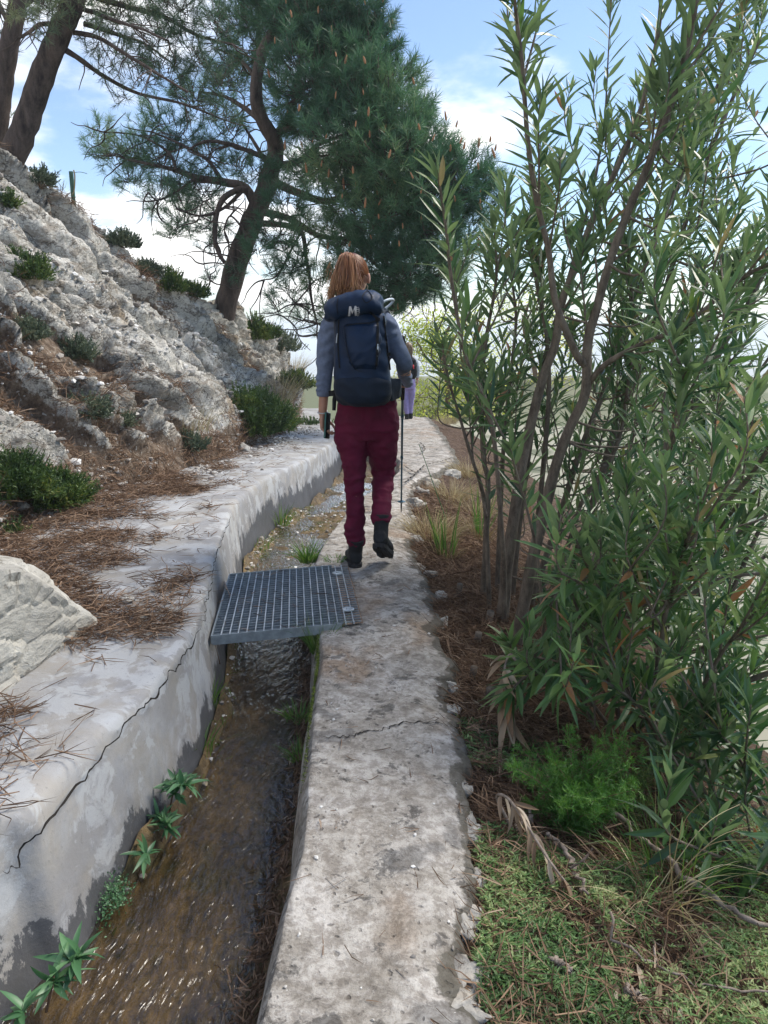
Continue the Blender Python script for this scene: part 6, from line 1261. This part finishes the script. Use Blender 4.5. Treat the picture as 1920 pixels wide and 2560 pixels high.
mb = MB(); bc = at_(.075); loft(mb, [(bc + np.array([0, 0, z]), r_, r_, EX, EY) for r_, z in ((.008, -.010), (.025, -.003), (.034, .0), (.026, .004), (.010, .010))], 16); mb.build('basket', M['pole'], rt); recenter(rt)

# backpack
YB = YW - .20
bp_ = thing('backpack', tuple(Q(905, 1000, YB)), 'large navy hiking backpack with white mountain logo on its lid, worn by the near hiker', 'backpack')
def pk(rows, power=2.8, seg=44):                                    # rows: (py, x centre px, half width px, Y centre, half depth m)
    return [(Q(xc, py, Yc), hw * mpp(Yc), hd, EX, EY, power) for py, xc, hw, Yc, hd in rows]
mb = MB(); loft(mb, pk([(775, 897, 40, YB - .01, .09), (785, 898, 60, YB - .01, .115), (800, 899, 64, YB - .01, .125), (850, 901, 64, YB - .015, .13), (900, 903, 66, YB - .02, .135), (945, 906, 69, YB - .02, .135), (985, 908, 70, YB - .015, .125), (1003, 908, 66, YB - .0, .11), (1012, 908, 52, YB + .01, .09)]), 44)
def pack_disp(co):
    return .007 * fbm(co * 8, 4, 41) + .004 * np.sin((co[:, 2] * 1.0 + co[:, 0] * .8) * 70 + 6 * fbm(co * 5, 2, 42)) * (.5 + .5 * vnoise(co * 5, 4))
main_bag = put_mesh('main_bag', remeshed(mb, .007, 4, pack_disp), M['pack'], bp_)
mb = MB(); loft(mb, pk([(940, 905, 64, YB - .03, .13), (955, 906, 70, YB - .03, .142), (985, 908, 71, YB - .03, .138), (1002, 908, 66, YB - .02, .125), (1012, 908, 54, YB - .0, .10)], 2.6), 40); put_mesh('bottom_compartment', remeshed(mb, .008, 3, pack_disp), M['pack_dark'], bp_)
# front pocket: a panel swelling out of the bag
mb = MB(); Yp_ = YB - .125; loft(mb, pk([(806, 903, 34, Yp_ + .01, .02), (814, 903, 46, Yp_, .035), (840, 905, 46, Yp_ - .01, .045), (880, 909, 41, Yp_ - .018, .05), (912, 912, 34, Yp_ - .015, .045), (924, 914, 26, Yp_, .03), (928, 915, 16, Yp_ + .01, .02)], 3.2), 36); put_mesh('front_pocket', remeshed(mb, .006, 3, lambda co: .006 * fbm(co * 10, 4, 51) + .005 * np.sin((co[:, 2] - co[:, 0] * 1.2) * 80 + 5 * fbm(co * 6, 2, 5)) * vnoise(co * 6, 8)), M['pack'], bp_)
# lid: bulging, drooping at both sides
mb = MB(); lid_rows = []
for x, yt, yb, hd in ((812, 765, 800, .07), (822, 750, 805, .10), (840, 741, 803, .13), (865, 733, 798, .145), (890, 727, 794, .15), (915, 725, 790, .15), (937, 728, 788, .14), (952, 737, 787, .11), (959, 750, 782, .075)):
    c0, c1 = Q(x, yt, YB - .045), Q(x, yb, YB - .045); lid_rows.append(((c0 + c1) / 2, hd, np.linalg.norm(c0 - c1) / 2, EY, EZ, 2.5))
loft(mb, lid_rows, 40)
lid = put_mesh('lid', remeshed(mb, .006, 3, lambda co: .008 * fbm(co * 9, 4, 61) + .006 * np.sin((co[:, 0] * .9 + co[:, 2] * .7) * 85 + 7 * fbm(co * 6, 2, 62)) * (.3 + .7 * vnoise(co * 6, 63))), M['pack'], bp_)
def surf(px, py, me_objs, lift=.0015):
    best = None
    for o in me_objs:
        t = TREE[o.name]; loc, n, i, dist = t.ray_cast(Vector((0, 0, CZ)), Vector(ray(px, py)).normalized())
        if loc is not None and (best is None or dist < best[1]): best = (np.array(loc), dist, np.array(n))
    return None if best is None else best[0] + best[2] * lift
TREE = {}
for o in bp_.children:
    v = [tuple(x.co) for x in o.data.vertices]; TREE[o.name] = BVHTree.FromPolygons(v, [tuple(p.vertices) for p in o.data.polygons])
parts_ = list(bp_.children)
def ribbon(name, pxs, w, mat, n=24, lift=.003, parent=None, th=.0):
    c = [surf(x, y, parts_, lift) for x, y in resample([(x, y, 0) for x, y in pxs], n)[:, :2]]; c = np.array([q for q in c if q is not None])
    if len(c) < 4: return
    d = unit(np.gradient(c, axis=0)); s = unit(np.cross(d, [0, -1, 0])); mb = MB(); k = len(c); nb = np.array([0, -.003, 0])
    v = np.stack([c - s * w / 2 - nb * .5, c + s * w / 2 - nb * .5, c + s * w / 2 + nb, c - s * w / 2 + nb], 1).reshape(-1, 3); mb.add(v, grid_faces(4, k, True)); return mb.build(name, M[mat], parent or bp_, smooth=False)
for pxs, w in (([(942, 796), (944, 830), (943, 870), (940, 915)], .012), ([(958, 790), (962, 830), (968, 880), (974, 925)], .010), ([(848, 800), (846, 860), (850, 920)], .008), ([(866, 815), (880, 812), (920, 808), (940, 802)], .006), ([(948, 800), (935, 790), (925, 778)], .012)): ribbon('strap', pxs, w, 'strap')
for pxs, w in (([(846, 745), (843, 765), (845, 785)], .004), ([(905, 742), (918, 728), (930, 745), (915, 757), (906, 745)], .004), ([(862, 815), (870, 880), (888, 922), (905, 928)], .003), ([(941, 826), (940, 880), (938, 924)], .003)): ribbon('cord', pxs, w, 'strap', 30)
mb = MB(); z0 = surf(846, 838, parts_, .004)
tube(mb, np.array([surf(x, y, parts_, .005) for x, y in ((846, 834), (844, 845), (843, 858))]), .0035, 6); mb.build('zip_pull', M['tube'], bp_)
mb = MB(); tube(mb, np.array([surf(x, y, parts_, .004) for x, y in ((944, 860), (943, 868), (942, 890))]), [.004, .006, .004], 6); mb.build('badge', M['tube'], bp_)
mb = MB()
for x, y in ((943, 800), (968, 886)): c = surf(x, y, parts_, .006); box(mb, c, (.012, .005, .009))
mb.build('buckle', M['strap'], bp_, smooth=False)
mb = MB(); c = [Q(955, 756, YB + .02), Q(968, 750, YB + .04), Q(980, 748, YB + .08), Q(983, 752, YB + .12), Q(975, 762, YB + .12), Q(962, 772, YB + .10)]; tube(mb, resample(c, 24), .007, 10); mb.build('hydration_tube', M['tube'], bp_)
# hip belt wings and hanging straps
mb = MB(); loft(mb, [(Q(955, 960, YW - .12), .03, .07, EY, EZ, 2.4), (Q(980, 975, YW - .06), .04, .065, EY, EZ, 2.4), (Q(1000, 972, YW + .02), .035, .055, EY, EZ, 2.4), (Q(1004, 968, YW + .08), .02, .04, EY, EZ, 2.4)], 20); put_mesh('hip_belt', remeshed(mb, .006, 3, pack_disp), M['pack_dark'], bp_)
mb = MB(); loft(mb, [(Q(850, 985, YW - .12), .02, .04, EY, EZ, 2.4), (Q(836, 985, YW - .04), .02, .03, EY, EZ, 2.4), (Q(832, 985, YW + .04), .02, .025, EY, EZ, 2.4)], 16); put_mesh('hip_belt', remeshed(mb, .006, 3), M['strap'], bp_)
mb = MB(); tube(mb, [Q(842, 965, YB), Q(836, 1000, YB + .02), Q(835, 1026, YB + .02)], [.012, .012, .010], 6, ry=[.003, .003, .003]); mb.build('strap', M['strap'], bp_); mb = MB(); bar(mb, Q(824, 984, YB + .05), Q(845, 982, YB + .03), .02, .030); mb.build('buckle', M['strap'], bp_, smooth=False)
for sg, x0, x1 in ((-1, 850, 838), (1, 945, 962)):                   # shoulder straps going over the shoulders
    mb = MB(); tube(mb, resample([Q(x0, 800, YW - .09), Q((x0 + x1) / 2, 778, YW - .02), Q(x1, 784, YW + .07), Q(x1 + sg * 3, 830, YW + .15)], 16), .030, 10, ry=.012); mb.build('shoulder_strap', M['pack_dark'], bp_)
# logo: two white peaks and the small upright lettering beside it, sewn on the lid
def decal(name, polys, o_px, sx, rot=0.0, mat='white'):
    mb = MB(); cr, sr = math.cos(rot), math.sin(rot)
    for poly in polys:
        A_, B_, C_, D_ = [np.array(k_, float) for k_ in poly]; m_ = 5; pts = []
        for s_ in np.linspace(0, 1, m_):
            for t_2 in np.linspace(0, 1, m_): x, y = (A_ * (1 - s_) + B_ * s_) * (1 - t_2) + (D_ * (1 - s_) + C_ * s_) * t_2; pts.append(surf(o_px[0] + (x * cr - y * sr) * sx, o_px[1] + (x * sr + y * cr) * sx, [lid], .0040))
        if any(p is None for p in pts): continue
        mb.add(pts, q=grid_faces(m_, m_))
    return mb.build(name, M[mat], bp_, smooth=False)
logo = []
for k in range(8):                                                   # left limb, a curved sail; right limb; valley
    t0, t1 = k / 8, (k + 1) / 8
    logo.append([(.36 - .34 * t0 ** 1.5, t0), (.36 - .34 * t1 ** 1.5, t1), (.30 + .14 * t1 - .02, t1), (.36 + .05 * t0, t0)])
    logo.append([(.36 + .02 * t0, t0 * .95), (.36 + .02 * t1 + .0, t1 * .95), (.36 + .50 * t1 ** 1.2 - .02, t1 * .8 + .1), (.36 + .50 * t0 ** 1.2, t0 * .8)]) if False else None
    logo.append([(1.0 - .42 * (1 - t0) * (t0 < 2) * .0 - .50 * t0 * (1 - t0) - .12, t0), (1.0 - .50 * t1 * (1 - t1) - .12, t1), (1.05, t1), (1.0 + .05 * t0, t0)])
logo = []
logo += [[(.0, 1), (.24, 1), (.44, .0), (.24, .0)], [(.26, .0), (.44, .0), (.62, .60), (.48, .82)], [(.48, .82), (.60, .58), (.82, .0), (.98, .0)], [(.78, .1), (.98, .0), (1.0, 1), (.76, 1)]]
decal('logo', logo, (868, 766), 23, -.07)
GL = {'M': [((0, 0), (0, 1)), ((0, 0), (.5, .6)), ((.5, .6), (1, 0)), ((1, 0), (1, 1))], 'I': [((.5, 0), (.5, 1))], 'L': [((0, 0), (0, 1)), ((0, 1), (.9, 1))], 'E': [((0, 0), (0, 1)), ((0, 0), (.9, 0)), ((0, .5), (.8, .5)), ((0, 1), (.9, 1))], 'T': [((0, 0), (1, 0)), ((.5, 0), (.5, 1))]}
let = []; y_ = 0.0
for ch in 'MILLET':
    for (a, b), (c, d) in GL[ch]:
        p, q = np.array([b * -1, a]), np.array([d * -1, c]); dd = unit(q - p); nn = np.array([-dd[1], dd[0]]) * .13; p = p - dd * .1; q = q + dd * .1
        W_l, H_l = (.62 if ch == 'I' else .8), 1.0
        f_ = lambda v: (.30 - v[0] * -.33 , 0)
        cvt = lambda v: ((-v[0]) * .26, -(y_ + v[1] * .13))
        let.append([cvt(p + nn), cvt(q + nn), cvt(q - nn), cvt(p - nn)])
    y_ += .17
decal('logo_lettering', let, (892.5, 789), 23, -.07)
recenter(bp_)

# ------------------------------------------------------------------ far hiker
YF = 17.0
fh = thing('person', (float(Q(1022, 1047, YF)[0]), YF, float(prof(YF))), 'far hiker from behind, blond hair, pale top and lavender leggings, at the path crest', 'person'); k_ = mpp(YF)
M['lav'] = plain('lavender_leggings', (.26, .22, .42), .8, .2, .1, 20, 0); M['pale'] = plain('pale_top', (.42, .45, .48), .8, .2, .1, 20, 0)
mb = MB(); hd = Q(1021, 871, YF + .05)
curve_tube(mb, [Q(1020, 960, YF), Q(1020, 925, YF), Q(1020, 900, YF), Q(1021, 886, YF), hd], [.13, .11, .12, .05, .05]); head_shape(mb, hd, 1.0, np.array([0, 1, 0]))
curve_tube(mb, [Q(1012, 955, YF), Q(1012, 1000, YF), Q(1017, 1038, YF - .02)], [.08, .055, .035]); curve_tube(mb, [Q(1028, 955, YF), Q(1027, 1000, YF + .05), Q(1026, 1038, YF + .05)], [.08, .055, .035])
fLh, fRh = Q(1017, 1045, YF - .03), Q(1027, 1043, YF + .04)
for h_ in (fLh, fRh): curve_tube(mb, [h_ + (0, 0, .03), h_ + (0, .18, 0)], [.032, .025])
hL, hR = Q(998, 945, YF + .1), Q(1043, 950, YF)
curve_tube(mb, [Q(1009, 893, YF), Q(998, 915, YF), hL], [.05, .042, .026]); curve_tube(mb, [Q(1032, 893, YF), Q(1044, 918, YF), hR], [.05, .042, .026])
hand(mb, hL, np.array([0, .6, -.8]), EX, EY, (.4, .5, .4)); hand(mb, hR, np.array([0, .2, -1]), -EX, EY, (.4, .5, .4))
put_mesh('body', remeshed(mb, .008, 2), M['skin'], fh)
mb = MB(); loft(mb, [(Q(1020, 935, YF), .14, .11, A, B), (Q(1020, 955, YF), .165, .14, A, B), (Q(1020, 972, YF), .15, .12, A, B)], 24); curve_tube(mb, [Q(1012, 960, YF), Q(1011, 985, YF), Q(1014, 1010, YF), Q(1017, 1036, YF - .02)], [.092, .08, .062, .045]); curve_tube(mb, [Q(1029, 960, YF), Q(1029, 985, YF + .03), Q(1027, 1010, YF + .05), Q(1026, 1034, YF + .05)], [.092, .08, .062, .045])
put_mesh('leggings', remeshed(mb, .012, 3, fold(9, .008, 81)), M['lav'], fh)
mb = MB(); loft(mb, [(Q(1020, 948, YF), .15, .12, A, B), (Q(1020, 920, YF), .14, .11, A, B), (Q(1020, 897, YF), .17, .11, A, B), (Q(1020, 888, YF), .08, .07, A, B)], 24); curve_tube(mb, [Q(1012, 893, YF), Q(1004, 903, YF), Q(999, 920, YF), Q(998, 940, YF + .07)], [.06, .062, .056, .04]); curve_tube(mb, [Q(1030, 893, YF), Q(1038, 903, YF), Q(1044, 922, YF), Q(1043, 944, YF)], [.06, .062, .056, .04])
put_mesh('top', remeshed(mb, .012, 3, fold(9, .008, 82)), M['pale'], fh)
for h_ in (fLh, fRh): mb = MB(); curve_tube(mb, [h_ + (0, -.03, .0), h_ + (0, .08, .015), h_ + (0, .22, -.005)], [.045, .048, .035]); curve_tube(mb, [h_ + (0, 0, .0), h_ + (0, 0, .09)], [.045, .05]); put_mesh('boot', remeshed(mb, .009, 2), M['boot'], fh)
mb = MB(); hc2 = hd - np.array([0, .012, -.01]); pv = hc2 + v_ico * 0 if False else None
v, F = icosphere(3); fm = ~((v[F, 1].mean(1) > .35) & (v[F, 2].mean(1) < .6)) & ~(v[F, 2].mean(1) < -.7); mb.add(hc2 + v * np.array([.090, .108, .128]), tri=F[fm], tint=.3)
for k in range(120):
    ox = rs.uniform(-1, 1); c = resample([hd + np.array([ox * .06, -.09, .06]), hd + np.array([ox * .085, -.12, -.03]), hd + np.array([ox * .09 - .01, -.13, -.15]), hd + np.array([ox * .075 - .01, -.14, -.25 + rs.uniform(-.04, .04)])], 9); tube(mb, c, np.linspace(.009, .003, 9), 4, tint=rs.rand(), caps=False)
mb.build('hair', M['blond'], fh); recenter(fh)
b2_ = thing('backpack', tuple(Q(1026, 945, YF - .2)), 'small black backpack worn by the far hiker', 'backpack'); mb = MB(); loft(mb, [(Q(1026, 948, YF - .19), .10, .07, A, B, 2.6), (Q(1026, 940, YF - .20), .145, .10, A, B, 2.6), (Q(1026, 915, YF - .20), .145, .10, A, B, 2.6), (Q(1026, 900, YF - .18), .12, .08, A, B, 2.6), (Q(1026, 894, YF - .17), .06, .04, A, B)], 28)
put_mesh('main_bag', remeshed(mb, .012, 3, fold(9, .012, 83)), M['strap'], b2_); M['red'] = plain('red_trim', (.5, .03, .04), .6, .3, .05, 20, 0); mb = MB(); tube(mb, [Q(1033, 912, YF - .315), Q(1034, 922, YF - .32)], .014, 6); mb.build('trim', M['red'], b2_)
for sx in (-1, 1): mb = MB(); tube(mb, resample([Q(1024 + sx * 6, 897, YF - .12), Q(1020 + sx * 8, 891, YF), Q(1020 + sx * 8, 905, YF + .14)], 10), .03, 8, ry=.012); mb.build('shoulder_strap', M['strap'], b2_)
recenter(b2_)
